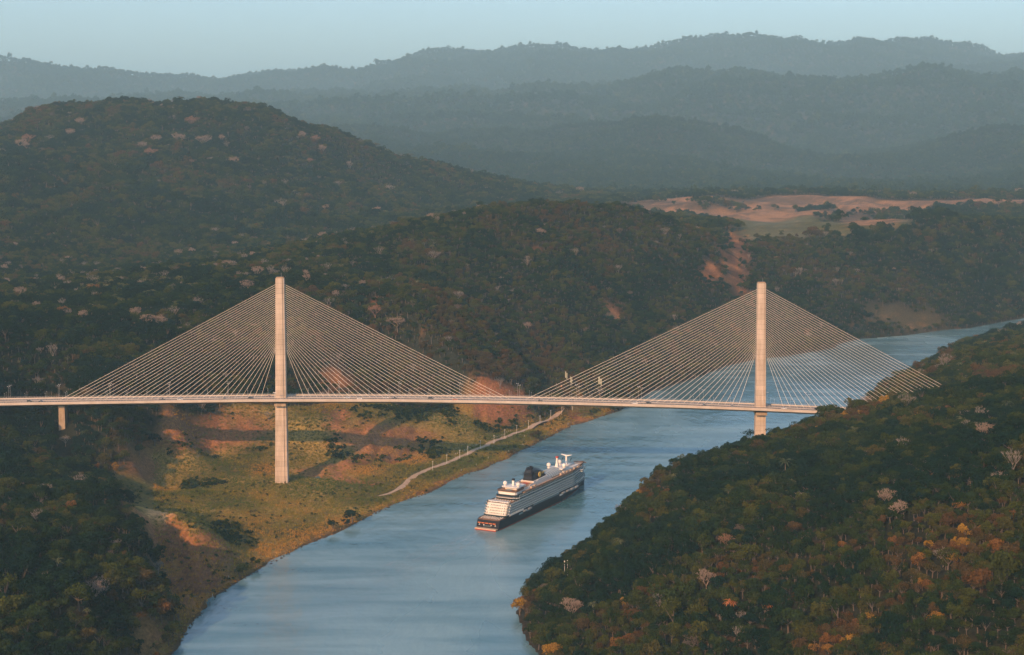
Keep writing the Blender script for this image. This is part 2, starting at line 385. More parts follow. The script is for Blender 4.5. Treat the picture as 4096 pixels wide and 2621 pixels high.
# pull the surface back onto the measured crests
_num = np.zeros(XX.shape); _den = np.full(XX.shape, 0.15)
_a, _b = warp(XX, YY); _cy = P[len(CP_Z):len(CP_Z) + len(CP_Y)]
_fi = np.clip(((_cy[:, 0] / _cy[:, 1]) - T0) / (T1 - T0) * (NT - 1), 0, NT - 1).round().astype(int); _fj = np.clip((np.log(_cy[:, 1]) - math.log(Y0)) / (math.log(Y1) - math.log(Y0)) * (NR - 1), 0, NR - 1).round().astype(int)
for (px_, py_, pz_), i_, j_ in zip(_cy, _fi, _fj):
    if py_ < 1900 or abs(px_ / py_) > 0.42: continue
    w_ = np.exp(-(((_a - px_ / py_) / 0.022) ** 2 + ((_b - math.log(py_)) / 0.04) ** 2))
    _num += w_ * (pz_ - H[j_, i_]); _den += w_
H = H + _num / _den
# gullies in the steep bank of the left foreground hill and the slopes facing the canal
left_side = XX < 0.0
cap = np.where(SD < 6, 0.35 * SD, 2.1 + (SD - 6) * np.where(YY > 1700, 0.62, np.where(YY < 1290, 1.6, 0.85)))
H = np.minimum(np.maximum(H, 1.6 + fbm(XX, YY, 30, 5, 3) * 0.8), cap + fbm(XX, YY, 14, 31, 2) * 0.7 * np.clip(SD / 6, 0, 1))
_rl = [tuple(at_z(u, v, z)[:2]) for u, v, z in ((745, 2075, 42), (795, 2120, 42), (852, 2215, 35), (908, 2285, 22), (945, 2318, 10))]
_rs = (YY > 950) & (YY < 1350) & (XX < -80); _rd = np.full(XX.shape, 1e3); _rd[_rs] = seg_dist(XX[_rs], YY[_rs], _rl, False)
H = H + 7.0 * np.exp(-(_rd / 8.0) ** 2)
H = np.where(INW, -np.minimum(SD * 0.5, 8) - 0.3, np.maximum(H, 0.25))
# the land outside the picture stays low on the sunny side
H = np.where(XX / YY < -0.33, np.minimum(H, 56 + np.maximum(YY - 1500, 0) * 0.2), H)
# road cut on the right bank
rc = deck_z(XX) - 1.6 + np.maximum(0, np.abs(YY - BRIDGE_Y + 2) - 16) * 1.6
H = np.where((XX > 285) & (XX < 900), np.minimum(H, np.maximum(rc, H - 60)), H)

def height(x, y):
    x = np.asarray(x, float); y = np.asarray(y, float)
    a = (x / y - T0) / (T1 - T0) * (NT - 1); b = (np.log(y) - math.log(Y0)) / (math.log(Y1) - math.log(Y0)) * (NR - 1)
    a = np.clip(a, 0, NT - 1.001); b = np.clip(b, 0, NR - 1.001)
    i = a.astype(int); j = b.astype(int); fa = a - i; fb = b - j
    return (H[j, i] * (1 - fa) + H[j, i + 1] * fa) * (1 - fb) + (H[j + 1, i] * (1 - fa) + H[j + 1, i + 1] * fa) * fb
def hgt(x, y): return float(height(np.array([x]), np.array([y]))[0])
_ys = np.exp(np.linspace(math.log(600), math.log(26000), 3600))
def on_ground(u, v, lift=0.0):
    """first point of the terrain seen in that direction"""
    d = ray(u, v); t = _ys / d.y
    x = d.x * t; z = CAM_Z + d.z * t
    h = height(x, _ys) + lift
    k = np.nonzero(z <= h)[0]
    k = k[0] if len(k) else len(_ys) - 1
    return Vector((x[k], _ys[k], h[k] - lift))
def ground_poly(px): return [tuple(on_ground(u, v)[:2]) for u, v in px]
# ------------------------------------------------------------------ ground cover masks (0..1 on the terrain grid)
def soft(poly_px, blur, seed=0, wob=10.0):
    poly = ground_poly(poly_px)
    wxx = XX + fbm(XX, YY, wob * 3, 50 + seed, 3) * wob; wyy = YY + fbm(XX, YY, wob * 3, 90 + seed, 3) * wob * 1.6
    ins = inside(wxx, wyy, poly)
    if blur <= 0: return ins.astype(float)
    d = np.full(XX.shape, 1e3)
    bb = np.array(poly); x0, y0 = bb.min(0) - 60; x1, y1 = bb.max(0) + 60
    sel = (XX > x0) & (XX < x1) & (YY > y0) & (YY < y1)
    d[sel] = seg_dist(wxx[sel], wyy[sel], poly)
    return np.where(ins, np.clip(0.5 + d / blur / 2, 0, 1), np.clip(0.5 - d / blur / 2, 0, 1))

OPEN = soft([(380, 1985), (470, 1900), (560, 1800), (620, 1715), (740, 1640), (1000, 1605), (1500, 1600), (2000, 1600), (2280, 1590), (2450, 1635), (2335, 1691), (2185, 1755), (1965, 1862), (1700, 1985), (1390, 2110), (1200, 2195), (1000, 2305), (900, 2375), (780, 2490), (690, 2600), (560, 2800), (450, 2700), (560, 2580), (690, 2470), (655, 2340), (630, 2230), (570, 2125), (505, 2070), (495, 2030), (520, 1985)], 8)
HILLTOP = soft([(535, 2048), (600, 2040), (660, 2042), (700, 2052), (690, 2075), (655, 2092), (600, 2075)], 4, 1, 3)
CLIFF = soft([(655, 2090), (700, 2062), (745, 2080), (800, 2135), (860, 2225), (905, 2290), (935, 2330), (860, 2380), (780, 2450), (700, 2450), (680, 2340), (655, 2230), (620, 2130)], 8, 2, 6)
SOIL = np.zeros(XX.shape)
for k, (pl, bl) in enumerate([
        ([(560, 1775), (700, 1700), (900, 1660), (1100, 1655), (1110, 1770), (900, 1790), (700, 1800)], 14),
        ([(1860, 1610), (2120, 1606), (2130, 1660), (2040, 1690), (1920, 1680)], 8),
        ([(1310, 1705), (1500, 1690), (1700, 1700), (1780, 1740), (1720, 1800), (1560, 1850), (1400, 1790), (1320, 1760)], 12),
        ([(1300, 1640), (1380, 1640), (1420, 1700), (1360, 1740), (1300, 1720)], 8),
        ([(1160, 1880), (1400, 1830), (1560, 1770), (1680, 1745), (1670, 1790), (1560, 1830), (1400, 1880), (1380, 1905), (1530, 1930), (1500, 1945), (1320, 1915), (1200, 1905)], 6),
        ([(2260, 1660), (2350, 1650), (2340, 1690), (2280, 1700)], 5),
        ([(1640, 1985), (1760, 1930), (1840, 1905), (1790, 1940), (1700, 1985)], 5),
        ([(3000, 1000), (2970, 950), (2930, 930), (2885, 950), (2880, 1040), (2900, 1130), (2940, 1190), (2990, 1180), (3004, 1100)], 26),
        ([(2800, 1060), (2860, 1050), (2900, 1120), (2850, 1150), (2800, 1110)], 12),
        ([(2420, 1225), (2480, 1225), (2490, 1275), (2430, 1275)], 8),
        ([(1470, 1195), (1505, 1192), (1508, 1228), (1475, 1230)], 3),
        ([(2118, 1003), (2165, 1000), (2168, 1022), (2122, 1024)], 3),
        ([(1290, 1470), (1400, 1470), (1440, 1570), (1320, 1580)], 10)]):
    SOIL = np.maximum(SOIL, soft(pl, bl, 10 + k, 5))
PLATEAU = soft([(2470, 832), (2560, 800), (2700, 793), (3100, 782), (3500, 797), (4096, 803), (4600, 808), (4600, 835), (4050, 828), (3720, 838), (3600, 880), (3570, 912), (3400, 905), (3340, 885), (3280, 866), (2960, 880), (2700, 866)], 12, 30, 14)
FIELD = soft([(2600, 852), (2960, 862), (3280, 856), (3400, 895), (3500, 890), (3700, 868), (3640, 930), (3480, 945), (3300, 950), (3150, 960), (3010, 975), (2940, 935), (2800, 880)], 20, 31, 14)
BROWN = soft([(3480, 1225), (3560, 1205), (3700, 1240), (3790, 1290), (3800, 1322), (3650, 1335), (3480, 1290)], 14, 32, 10)
SHRUBS = np.zeros(XX.shape)
for k, (pl, bl) in enumerate([
        ([(1390, 1640), (1760, 1615), (1840, 1640), (1830, 1700), (1640, 1690), (1560, 1680), (1420, 1690)], 8),
        ([(1880, 1690), (1960, 1660), (2070, 1675), (2080, 1720), (1900, 1720)], 6),
        ([(1300, 1760), (1380, 1760), (1420, 1800), (1560, 1800), (1540, 1850), (1420, 1850), (1320, 1840)], 6),
        ([(1670, 1745), (1770, 1745), (1800, 1810), (1730, 1840), (1670, 1800)], 5),
        ([(1580, 1790), (1650, 1800), (1650, 1840), (1590, 1830)], 4),
        ([(640, 1800), (780, 1788), (1090, 1785), (1095, 1822), (900, 1830), (660, 1830)], 5),
        ([(860, 2090), (960, 2100), (1010, 2165), (900, 2180), (850, 2140)], 8),
        ([(2120, 1640), (2250, 1620), (2230, 1650), (2120, 1690)], 6),
        ([(2330, 1610), (2450, 1625), (2380, 1660), (2340, 1645)], 6),
        ([(700, 1925), (860, 1915), (900, 1940), (740, 1960)], 8)]):
    SHRUBS = np.maximum(SHRUBS, soft(pl, bl, 40 + k, 5))

PLATEAU = PLATEAU * np.clip(1.15 + 1.7 * fbm(XX, YY, 150, 131, 4), 0, 1)
n1 = fbm(XX, YY, 60, 61, 4); n2 = fbm(XX, YY, 14, 62, 3); n3 = fbm(XX, YY, 200, 63, 3)
def lerp(a, b, t): return a * (1 - t[..., None]) + np.array(b) * t[..., None]
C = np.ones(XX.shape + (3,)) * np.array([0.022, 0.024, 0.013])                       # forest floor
grass = lerp(np.ones(XX.shape + (3,)) * np.array([0.085, 0.075, 0.020]), (0.32, 0.21, 0.05), np.clip(0.5 + n1 * 1.6, 0, 1))
grass = lerp(grass, (0.10, 0.105, 0.025), np.clip(n3 * 2.5, 0, 1) * 0.7)
grass = lerp(grass, (0.42, 0.20, 0.04), np.clip(0.9 - SD / 14, 0, 1) * 0.8)
C = C * (1 - OPEN[..., None]) + grass * OPEN[..., None]
C = lerp(C, (0.085, 0.062, 0.026), BROWN * 0.8)
C = C * (1 - FIELD[..., None]) + (np.array([0.105, 0.095, 0.035]) + n1[..., None] * 0.05) * FIELD[..., None]
soilc = lerp(np.ones(XX.shape + (3,)) * np.array([0.17, 0.065, 0.03]), (0.33, 0.145, 0.055), np.clip(0.5 + n1 + n2 * 0.6, 0, 1))
ss = np.clip(SOIL * 1.0 + n2 * 0.55 * (SOIL > 0.02) - 0.12, 0, 1)
C = C * (1 - ss[..., None]) + soilc * ss[..., None]
C = lerp(C, (0.42, 0.17, 0.045), np.clip(CLIFF + n2 * 0.5 - 0.1, 0, 1) * 0.75)
C = lerp(C, (0.045, 0.030, 0.018), np.clip((np.abs(fbm(XX, YY * 0.7, 13, 133, 3)) * -5 + 1.0), 0, 1) * CLIFF * 0.85)
C = lerp(C, (0.62, 0.33, 0.14), HILLTOP)
pl2 = lerp(np.ones(XX.shape + (3,)) * np.array([0.15, 0.085, 0.045]), (0.33, 0.165, 0.075), np.clip(0.5 + n3 * 1.4 + n1 * 1.6 + n2, 0, 1))
C = C * (1 - PLATEAU[..., None]) + pl2 * PLATEAU[..., None]
C = C * (1 + n2[..., None] * 0.25)
rock = np.clip(1.1 - SD / 3.5, 0, 1) * (~INW)
C = lerp(C, (0.05, 0.035, 0.025), rock * 0.8)
C = np.clip(C, 0.004, 0.8)
# cut benches on the bare slopes, scoops in the eroded bank, then gullies
_st = np.clip(SOIL * 1.3, 0, 1) * (YY < 2000) * (SD > 10)
_k = H / 6.0 + fbm(XX, YY, 60, 75, 2) * 0.5; _f = _k - np.floor(_k); _sf = np.clip((_f - 0.62) / 0.38, 0, 1)
H = H + _st * (_sf - _f) * 6.0 * 0.85
for u, v, r_, d_ in ((722, 2125, 9, 7), (748, 2205, 11, 8), (772, 2290, 12, 8), (800, 2352, 10, 6), (742, 2372, 9, 5), (835, 2300, 7, 4)):
    p_ = on_ground(u, v); H = H - d_ * np.exp(-((XX - p_.x) ** 2 + ((YY - p_.y) * 0.6) ** 2) / r_ ** 2)
H = np.where(INW, np.minimum(H, -0.3), np.maximum(H, 0.4))
H += (np.abs(fbm(XX, YY * 0.5, 16, 71, 3)) * -7 + 2) * np.clip(SOIL + CLIFF * 1.6, 0, 1) * (SD > 8) * (YY < 1800)
H += fbm(XX, YY, 7, 72, 2) * 0.9 * OPEN * np.clip(SD / 20, 0, 1)
for k, m in enumerate([PLATEAU]):
    H = H + m * (fbm(XX, YY, 120, 73, 3) * 5)

def density_mask(x, y, arr):
    a = (x / y - T0) / (T1 - T0) * (NT - 1); b = (np.log(y) - math.log(Y0)) / (math.log(Y1) - math.log(Y0)) * (NR - 1)
    i = np.clip(np.round(a).astype(int), 0, NT - 1); j = np.clip(np.round(b).astype(int), 0, NR - 1)
    return arr[j, i]

# slopes too steep for grass show bare earth
_gy, _gx = np.gradient(H); _dx = np.gradient(XX, axis=1); _dy = np.gradient(YY, axis=0)
SLOPE = np.hypot(_gx / _dx, _gy / _dy)
_be = np.clip((SLOPE - 0.55) / 0.5, 0, 1) * np.clip(OPEN + SOIL + CLIFF, 0, 1) * (YY < 2300) * (SD > 8)
C = np.clip(lerp(C, (0.23, 0.095, 0.045), _be * 0.8), 0.004, 0.8)
# ------------------------------------------------------------------ terrain mesh
def terrain_material():
    m = bpy.data.materials.new('terrain_ground'); m.use_nodes = True
    nt = m.node_tree; n, l = nt.nodes, nt.links
    b = n['Principled BSDF']; b.inputs['Roughness'].default_value = 0.95; b.inputs['Specular IOR Level'].default_value = 0.1
    at = n.new('ShaderNodeAttribute'); at.attribute_name = 'Col'
    tc = n.new('ShaderNodeTexCoord')
    no = n.new('ShaderNodeTexNoise'); no.inputs['Scale'].default_value = 0.45; no.inputs['Detail'].default_value = 6; no.inputs['Roughness'].default_value = 0.7
    mr = n.new('ShaderNodeMapRange'); mr.inputs[1].default_value = 0.3; mr.inputs[2].default_value = 0.7; mr.inputs[3].default_value = 0.45; mr.inputs[4].default_value = 1.55
    mx = n.new('ShaderNodeMix'); mx.data_type = 'RGBA'; mx.blend_type = 'MULTIPLY'; mx.inputs[0].default_value = 1.0
    l.new(tc.outputs['Object'], no.inputs['Vector']); l.new(no.outputs[0], mr.inputs[0])
    cb = n.new('ShaderNodeCombineColor')
    for k in range(3): l.new(mr.outputs[0], cb.inputs[k])
    l.new(at.outputs['Color'], mx.inputs[6]); l.new(cb.outputs[0], mx.inputs[7]); l.new(mx.outputs[2], b.inputs['Base Color'])
    bp = n.new('ShaderNodeBump'); bp.inputs['Distance'].default_value = 1.6; bp.inputs['Strength'].default_value = 0.9
    l.new(no.outputs[0], bp.inputs['Height']); l.new(bp.outputs[0], b.inputs['Normal'])
    return m
def grid_mesh(name, X, Y, Z, color=None, material=None):
    nr, nc = X.shape
    me = bpy.data.meshes.new(name)
    co = np.stack([X, Y, Z], -1).reshape(-1, 3).astype(np.float32)
    idx = np.arange(nr * nc).reshape(nr, nc)
    q = np.stack([idx[:-1, :-1], idx[:-1, 1:], idx[1:, 1:], idx[1:, :-1]], -1).reshape(-1, 4).astype(np.int32)
    me.vertices.add(len(co)); me.vertices.foreach_set('co', co.ravel())
    me.loops.add(len(q) * 4); me.loops.foreach_set('vertex_index', q.ravel())
    me.polygons.add(len(q)); me.polygons.foreach_set('loop_start', np.arange(0, len(q) * 4, 4, dtype=np.int32))
    me.polygons.foreach_set('use_smooth', np.ones(len(q), bool))
    me.update(calc_edges=True)
    if color is not None:
        a = me.color_attributes.new('Col', 'FLOAT_COLOR', 'POINT')
        rgba = np.concatenate([color.reshape(-1, 3), np.ones((len(co), 1))], 1).astype(np.float32)
        a.data.foreach_set('color', rgba.ravel())
    if material: me.materials.append(material)
    o = bpy.data.objects.new(name, me); col.objects.link(o)
    return o
terrain = grid_mesh('terrain', XX, YY, H, C, terrain_material())
tag(terrain, 'hilly ground with red soil banks, grass plain and slopes under the forest', kind='structure')
gb = MB().box(-40000, 40000, -20000, 60000, -14, -12)
ground = gb.build('ground', mat('far_ground', (0.05, 0.05, 0.03), 0.95))
tag(ground, 'low land all round below the hills and the canal', kind='structure')

# ------------------------------------------------------------------ water
def water_material():
    m = bpy.data.materials.new('canal_water'); m.use_nodes = True
    nt = m.node_tree; n, l = nt.nodes, nt.links
    b = n['Principled BSDF']
    b.inputs['IOR'].default_value = 1.5
    tc = n.new('ShaderNodeTexCoord')
    def noise(sc, sx, sy, rz, det=4, dist=0.0):
        mp = n.new('ShaderNodeMapping'); mp.inputs['Scale'].default_value = (sx, sy, 1); mp.inputs['Rotation'].default_value = (0, 0, rz)
        no = n.new('ShaderNodeTexNoise'); no.inputs['Scale'].default_value = sc; no.inputs['Detail'].default_value = det; no.inputs['Distortion'].default_value = dist
        l.new(tc.outputs['Object'], mp.inputs[0]); l.new(mp.outputs[0], no.inputs['Vector']); return no
    big = noise(0.006, 1.0, 0.6, 0.4, 4, 0.6)
    mid = noise(0.10, 1.0, 0.45, 0.2, 4)
    fine = noise(0.30, 1.0, 0.6, 0.3, 3)
    rp = n.new('ShaderNodeMapRange'); rp.inputs[1].default_value = 0.38; rp.inputs[2].default_value = 0.68; rp.inputs[3].default_value = 0.14; rp.inputs[4].default_value = 0.32
    l.new(big.outputs[0], rp.inputs[0]); l.new(rp.outputs[0], b.inputs['Roughness'])
    cr = n.new('ShaderNodeValToRGB')
    cr.color_ramp.elements[0].position = 0.40; cr.color_ramp.elements[0].color = (0.05, 0.145, 0.17, 1)
    cr.color_ramp.elements[1].position = 0.62; cr.color_ramp.elements[1].color = (0.19, 0.31, 0.32, 1)  # silt streaks; their pale end is raised to imitate silver glints
    stk = noise(0.035, 0.22, 1.0, -0.15, 6, 0.3)
    av = n.new('ShaderNodeMath'); av.operation = 'MULTIPLY_ADD'; av.inputs[1].default_value = 0.55; l.new(stk.outputs[0], av.inputs[0])
    hf = n.new('ShaderNodeMath'); hf.operation = 'MULTIPLY'; hf.inputs[1].default_value = 0.45; l.new(big.outputs[0], hf.inputs[0]); l.new(hf.outputs[0], av.inputs[2])
    l.new(av.outputs[0], cr.inputs[0]); l.new(cr.outputs[0], b.inputs['Base Color'])
    b1 = n.new('ShaderNodeBump'); b1.inputs['Distance'].default_value = 1.1; b1.inputs['Strength'].default_value = 0.7
    b2 = n.new('ShaderNodeBump'); b2.inputs['Distance'].default_value = 0.35; b2.inputs['Strength'].default_value = 0.6
    l.new(mid.outputs[0], b1.inputs['Height']); l.new(fine.outputs[0], b2.inputs['Height'])
    l.new(b1.outputs[0], b2.inputs['Normal']); l.new(b2.outputs[0], b.inputs['Normal'])
    return m
wm = MB(); wm.add([(-900, 500, 0), (1700, 500, 0), (1700, 3600, 0), (-900, 3600, 0)], [(0, 1, 2, 3)])
water = wm.build('canal_water', water_material())
tag(water, 'blue canal water with soft ripples between the forested banks', kind='structure')

# ------------------------------------------------------------------ haze
hz = MB().box(-40500, 40500, -20500, 60500, -15, 1500).build('haze', None)
hm = bpy.data.materials.new('haze_air'); hm.use_nodes = True
hn, hl = hm.node_tree.nodes, hm.node_tree.links
hn.clear()
ho = hn.new('ShaderNodeOutputMaterial'); hv = hn.new('ShaderNodeVolumePrincipled')
hv.inputs['Color'].default_value = (0.52, 0.86, 1.0, 1)
hv.inputs['Density'].default_value = 5.3e-5
hv.inputs['Anisotropy'].default_value = 0.0
hl.new(hv.outputs[0], ho.inputs['Volume'])
hz.data.materials.append(hm)
tag(hz, 'pale blue haze filling the air over the valley', kind='stuff')
# ------------------------------------------------------------------ foliage
def leaf_material(name, stops, trans=0.25, var=0.6, rough=0.7):
    """stops: list of (position, colour) picked by the tint of each single tree"""
    m = bpy.data.materials.new(name); m.use_nodes = True
    nt = m.node_tree; n, l = nt.nodes, nt.links; n.clear()
    out = n.new('ShaderNodeOutputMaterial')
    at = n.new('ShaderNodeAttribute'); at.attribute_type = 'INSTANCER'; at.attribute_name = 'tint'
    rp = n.new('ShaderNodeValToRGB'); e = rp.color_ramp.elements
    e[0].position = stops[0][0]; e[0].color = (*stops[0][1], 1); e[1].position = stops[-1][0]; e[1].color = (*stops[-1][1], 1)
    for p, c in stops[1:-1]:
        q = e.new(p); q.color = (*c, 1)
    l.new(at.outputs['Fac'], rp.inputs[0])
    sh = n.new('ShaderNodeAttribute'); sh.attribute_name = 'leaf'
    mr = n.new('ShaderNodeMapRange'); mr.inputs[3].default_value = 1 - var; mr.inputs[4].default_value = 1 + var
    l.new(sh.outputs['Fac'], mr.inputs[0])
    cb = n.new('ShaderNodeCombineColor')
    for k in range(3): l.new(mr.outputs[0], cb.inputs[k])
    mx = n.new('ShaderNodeMix'); mx.data_type = 'RGBA'; mx.blend_type = 'MULTIPLY'; mx.inputs[0].default_value = 1.0
    l.new(rp.outputs[0], mx.inputs[6]); l.new(cb.outputs[0], mx.inputs[7])
    d = n.new('ShaderNodeBsdfDiffuse'); t = n.new('ShaderNodeBsdfTranslucent'); ad = n.new('ShaderNodeMixShader')
    l.new(mx.outputs[2], d.inputs[0]); l.new(mx.outputs[2], t.inputs[0]); ad.inputs[0].default_value = trans
    l.new(d.outputs[0], ad.inputs[1]); l.new(t.outputs[0], ad.inputs[2]); l.new(ad.outputs[0], out.inputs[0])
    return m
STOPS = [(0.0, (0.006, 0.019, 0.011)), (0.22, (0.010, 0.025, 0.008)), (0.42, (0.027, 0.041, 0.008)), (0.60, (0.058, 0.062, 0.010)), (0.74, (0.062, 0.046, 0.016)), (0.86, (0.080, 0.042, 0.015)), (0.94, (0.16, 0.075, 0.020)), (1.0, (0.28, 0.16, 0.022))]
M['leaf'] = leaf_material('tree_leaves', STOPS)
M['palm'] = leaf_material('palm_leaves', [(0.0, (0.05, 0.065, 0.03)), (0.7, (0.13, 0.13, 0.055)), (1.0, (0.33, 0.12, 0.04))])
M['twig'] = mat('pale_twigs', (0.25, 0.185, 0.14), 0.9)
M['twig_red'] = mat('rusty_twigs', (0.22, 0.12, 0.075), 0.9)

def crown_mesh(name, seed, n_lobes, n_leaf, size, spread=(4.2, 4.2, 2.4), base=8.0, material=None, flat=1.0):
    """a crown of many small leaf clumps set over several uneven lobes"""
    r = np.random.RandomState(seed)
    vs, fs, sh = [], [], []
    lobes = []
    for k in range(n_lobes):
        a = r.uniform(0, 2 * PI); q = math.sqrt(r.uniform(0, 1)) * 0.72 if k else 0
        lobes.append((q * spread[0] * math.cos(a), q * spread[1] * math.sin(a), base + (r.uniform(-0.5, 0.75) - 0.4 * q) * spread[2], r.uniform(0.36, 0.60) * spread[0], r.uniform(0.30, 0.50) * spread[0] * flat))
    for k in range(n_leaf):
        lx, ly, lz, lr, lh = lobes[r.randint(n_lobes)]
        d = r.normal(size=3); d /= np.linalg.norm(d)
        if d[2] < -0.35: d[2] *= -1
        rr = r.uniform(0.72, 1.08)
        c = np.array([lx + d[0] * lr * rr, ly + d[1] * lr * rr, lz + d[2] * lh * rr])
        nrm = d + r.normal(size=3) * 0.55; nrm /= np.linalg.norm(nrm)
        a1 = np.cross(nrm, r.normal(size=3)); a1 /= np.linalg.norm(a1); a2 = np.cross(nrm, a1)
        s1 = size * r.uniform(0.6, 1.25); s2 = s1 * r.uniform(0.55, 0.95)
        b = len(vs)
        bend = nrm * s1 * 0.18
        vs += [c - a1 * s1 - bend, c - a2 * s2, c + a1 * s1 - bend, c + a2 * s2]
        fs.append((b, b + 1, b + 2, b + 3))
        sh.append(np.clip(0.5 + (c[2] - base) / (spread[2] * 3.0) + r.normal() * 0.22, 0, 1))  # clumps paler towards the crown top, sunlit highlights put into the colour
    me = bpy.data.meshes.new(name)
    me.from_pydata([tuple(v) for v in vs], [], fs)
    at = me.attributes.new('leaf', 'FLOAT', 'FACE'); at.data.foreach_set('value', np.array(sh, np.float32))
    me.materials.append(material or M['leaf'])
    return me, lobes
def limbs_mesh(name, seed, lobes, base, r0=0.34, material=None, lean=0.5):
    r = random.Random(seed); mb = MB()
    fork = (r.uniform(-lean, lean), r.uniform(-lean, lean), base * 0.52)
    mb.tube((0, 0, -1.0), (fork[0] * 0.4, fork[1] * 0.4, base * 0.25), r0 * 1.25, r0, 6)
    mb.tube((fork[0] * 0.4, fork[1] * 0.4, base * 0.25), fork, r0, r0 * 0.8, 6)
    for lx, ly, lz, lr, lh in lobes[:6]:
        mid = (fork[0] + (lx - fork[0]) * 0.5, fork[1] + (ly - fork[1]) * 0.5, fork[2] + (lz - fork[2]) * 0.45)
        mb.tube(fork, mid, r0 * 0.6, r0 * 0.4, 5); mb.tube(mid, (lx, ly, lz), r0 * 0.4, r0 * 0.12, 4)
    return mb.mesh(name, material or M['bark'])
def bare_mesh(name, seed, h, material, twig=0.09, depth=5, spread=0.55):
    """a leafless tree: trunk forking into limbs and many fine twigs"""
    r = random.Random(seed); mb = MB()
    def grow(p, d, ln, rad_, k):
        q = Vector(p) + d * ln
        mb.tube(p, q, rad_, rad_ * 0.68, 5 if k < 2 else 3)
        if k >= depth: return
        nb = 3 if k else 4
        for i in range(nb + (1 if k > 2 else 0)):
            a = 2 * PI * i / nb + r.uniform(-0.6, 0.6)
            up = Vector((math.cos(a) * spread * r.uniform(0.8, 1.5), math.sin(a) * spread * r.uniform(0.8, 1.5), r.uniform(0.0, 0.75)))
            nd = (d * 0.75 + up).normalized()
            grow(q, nd, ln * r.uniform(0.55, 0.86), max(rad_ * 0.58, twig), k + 1)
    grow(Vector((0, 0, -1)), Vector((r.uniform(-.1, .1), r.uniform(-.1, .1), 1)).normalized(), h * 0.36, 0.36, 0)
    return mb.mesh(name, material)
def palm_mesh(name, seed, material, h=9.0, n=15, droop=1.0):
    r = random.Random(seed); vs, fs = [], []
    for i in range(n):
        a = 2 * PI * i / n + r.uniform(-0.2, 0.2); el = r.uniform(0.1, 1.1); L = r.uniform(3.6, 4.8); prev = None
        dx, dy = math.cos(a), math.sin(a)
        for k in range(6):
            t = k / 5.0
            x = L * t * math.cos(el * (1 - t * 0.6)); z = h + L * t * math.sin(el) - droop * L * 0.62 * t * t
            w = 0.62 * (1 - t) ** 0.6 * (0.35 + min(1, t * 4) * 0.65) + 0.04
            l_ = (x * dx - dy * w, x * dy + dx * w, z - w * 0.55); c = (x * dx, x * dy, z); r_ = (x * dx + dy * w, x * dy - dx * w, z - w * 0.55)
            b = len(vs); vs += [l_, c, r_]
            if k: fs += [(b - 3, b - 2, b + 1, b), (b - 2, b - 1, b + 2, b + 1)]
    me = bpy.data.meshes.new(name); me.from_pydata(vs, [], fs)
    at = me.attributes.new('leaf', 'FLOAT', 'FACE'); at.data.foreach_set('value', np.random.RandomState(seed).rand(len(fs)).astype(np.float32))
    me.materials.append(material); return me
def palm_trunk(name, h=9.0, seed=0):
    r = random.Random(seed); mb = MB(); x = y = 0.0
    for k in range(4):
        nx, ny = x + r.uniform(-.25, .25), y + r.uniform(-.25, .25)
        mb.tube((x, y, -1 + k * (h + 1) / 4), (nx, ny, -1 + (k + 1) * (h + 1) / 4), 0.26 - 0.03 * k, 0.23 - 0.03 * k, 6); x, y = nx, ny
    return mb.mesh(name, M['bark'])

# --- mesh library
CROWNS = []
for k, (nl, nf, sz, sp, bs, fl) in enumerate([
        (8, 700, 0.46, (4.9, 4.6, 2.6), 5.6, 1.0), (6, 560, 0.44, (3.8, 3.8, 3.2), 6.2, 1.15), (9, 780, 0.48, (6.0, 5.4, 2.2), 6.2, 0.7),
        (7, 620, 0.42, (3.8, 4.4, 3.8), 6.6, 1.3), (9, 760, 0.46, (5.2, 4.2, 3.4), 6.4, 0.9), (4, 400, 0.44, (3.0, 3.0, 2.2), 4.2, 1.1)]):
    me, lobes = crown_mesh('broad_crown', 100 + k, nl, nf, sz, sp, bs, flat=fl)
    CROWNS.append((me, limbs_mesh('broad_limbs', 200 + k, lobes, bs, material=M['bark_dark'])))
SPARSE = []
for k in range(2):
    me, lobes = crown_mesh('thin_crown', 300 + k, 8, 260, 0.36, (4.8, 4.8, 2.6), 7.4, flat=0.8)
    SPARSE.append((me, limbs_mesh('thin_limbs', 310 + k, lobes, 7.4, 0.26, M['bark_dark'])))
BARE = [bare_mesh('bare_branches', 400, 11, M['bark'], 0.09, 4, 0.7), bare_mesh('bare_branches', 401, 12, M['bark'], 0.08, 4, 0.5),
        bare_mesh('bare_branches', 402, 13, M['twig'], 0.08, 5, 0.6), bare_mesh('bare_branches', 403, 12, M['twig_red'], 0.085, 5, 0.75), bare_mesh('bare_branches', 404, 14, M['twig'], 0.08, 5, 0.9),
        bare_mesh('bare_branches', 405, 8, M['bark_dark'], 0.10, 5, 0.6), bare_mesh('bare_branches', 406, 9, M['bark_dark'], 0.10, 5, 1.0), bare_mesh('bare_branches', 407, 8, M['bark'], 0.08, 4, 1.1)]
PALMS = [(palm_mesh('palm_fronds', 500, M['palm']), palm_trunk('palm_trunk', 9.0, 1)), (palm_mesh('palm_fronds', 501, M['palm'], 9.0, 18, 1.3), palm_trunk('palm_trunk', 9.0, 2))]
FAR = [crown_mesh('far_crown', 600 + k, 5, 90, 1.15, (5.5, 5.5, 3.0), 6.0)[0] for k in range(3)]
BUSH = [crown_mesh('bush_crown', 620 + k, 4, 80, 0.42, (2.0, 2.0, 0.9), 0.9)[0] for k in range(3)]
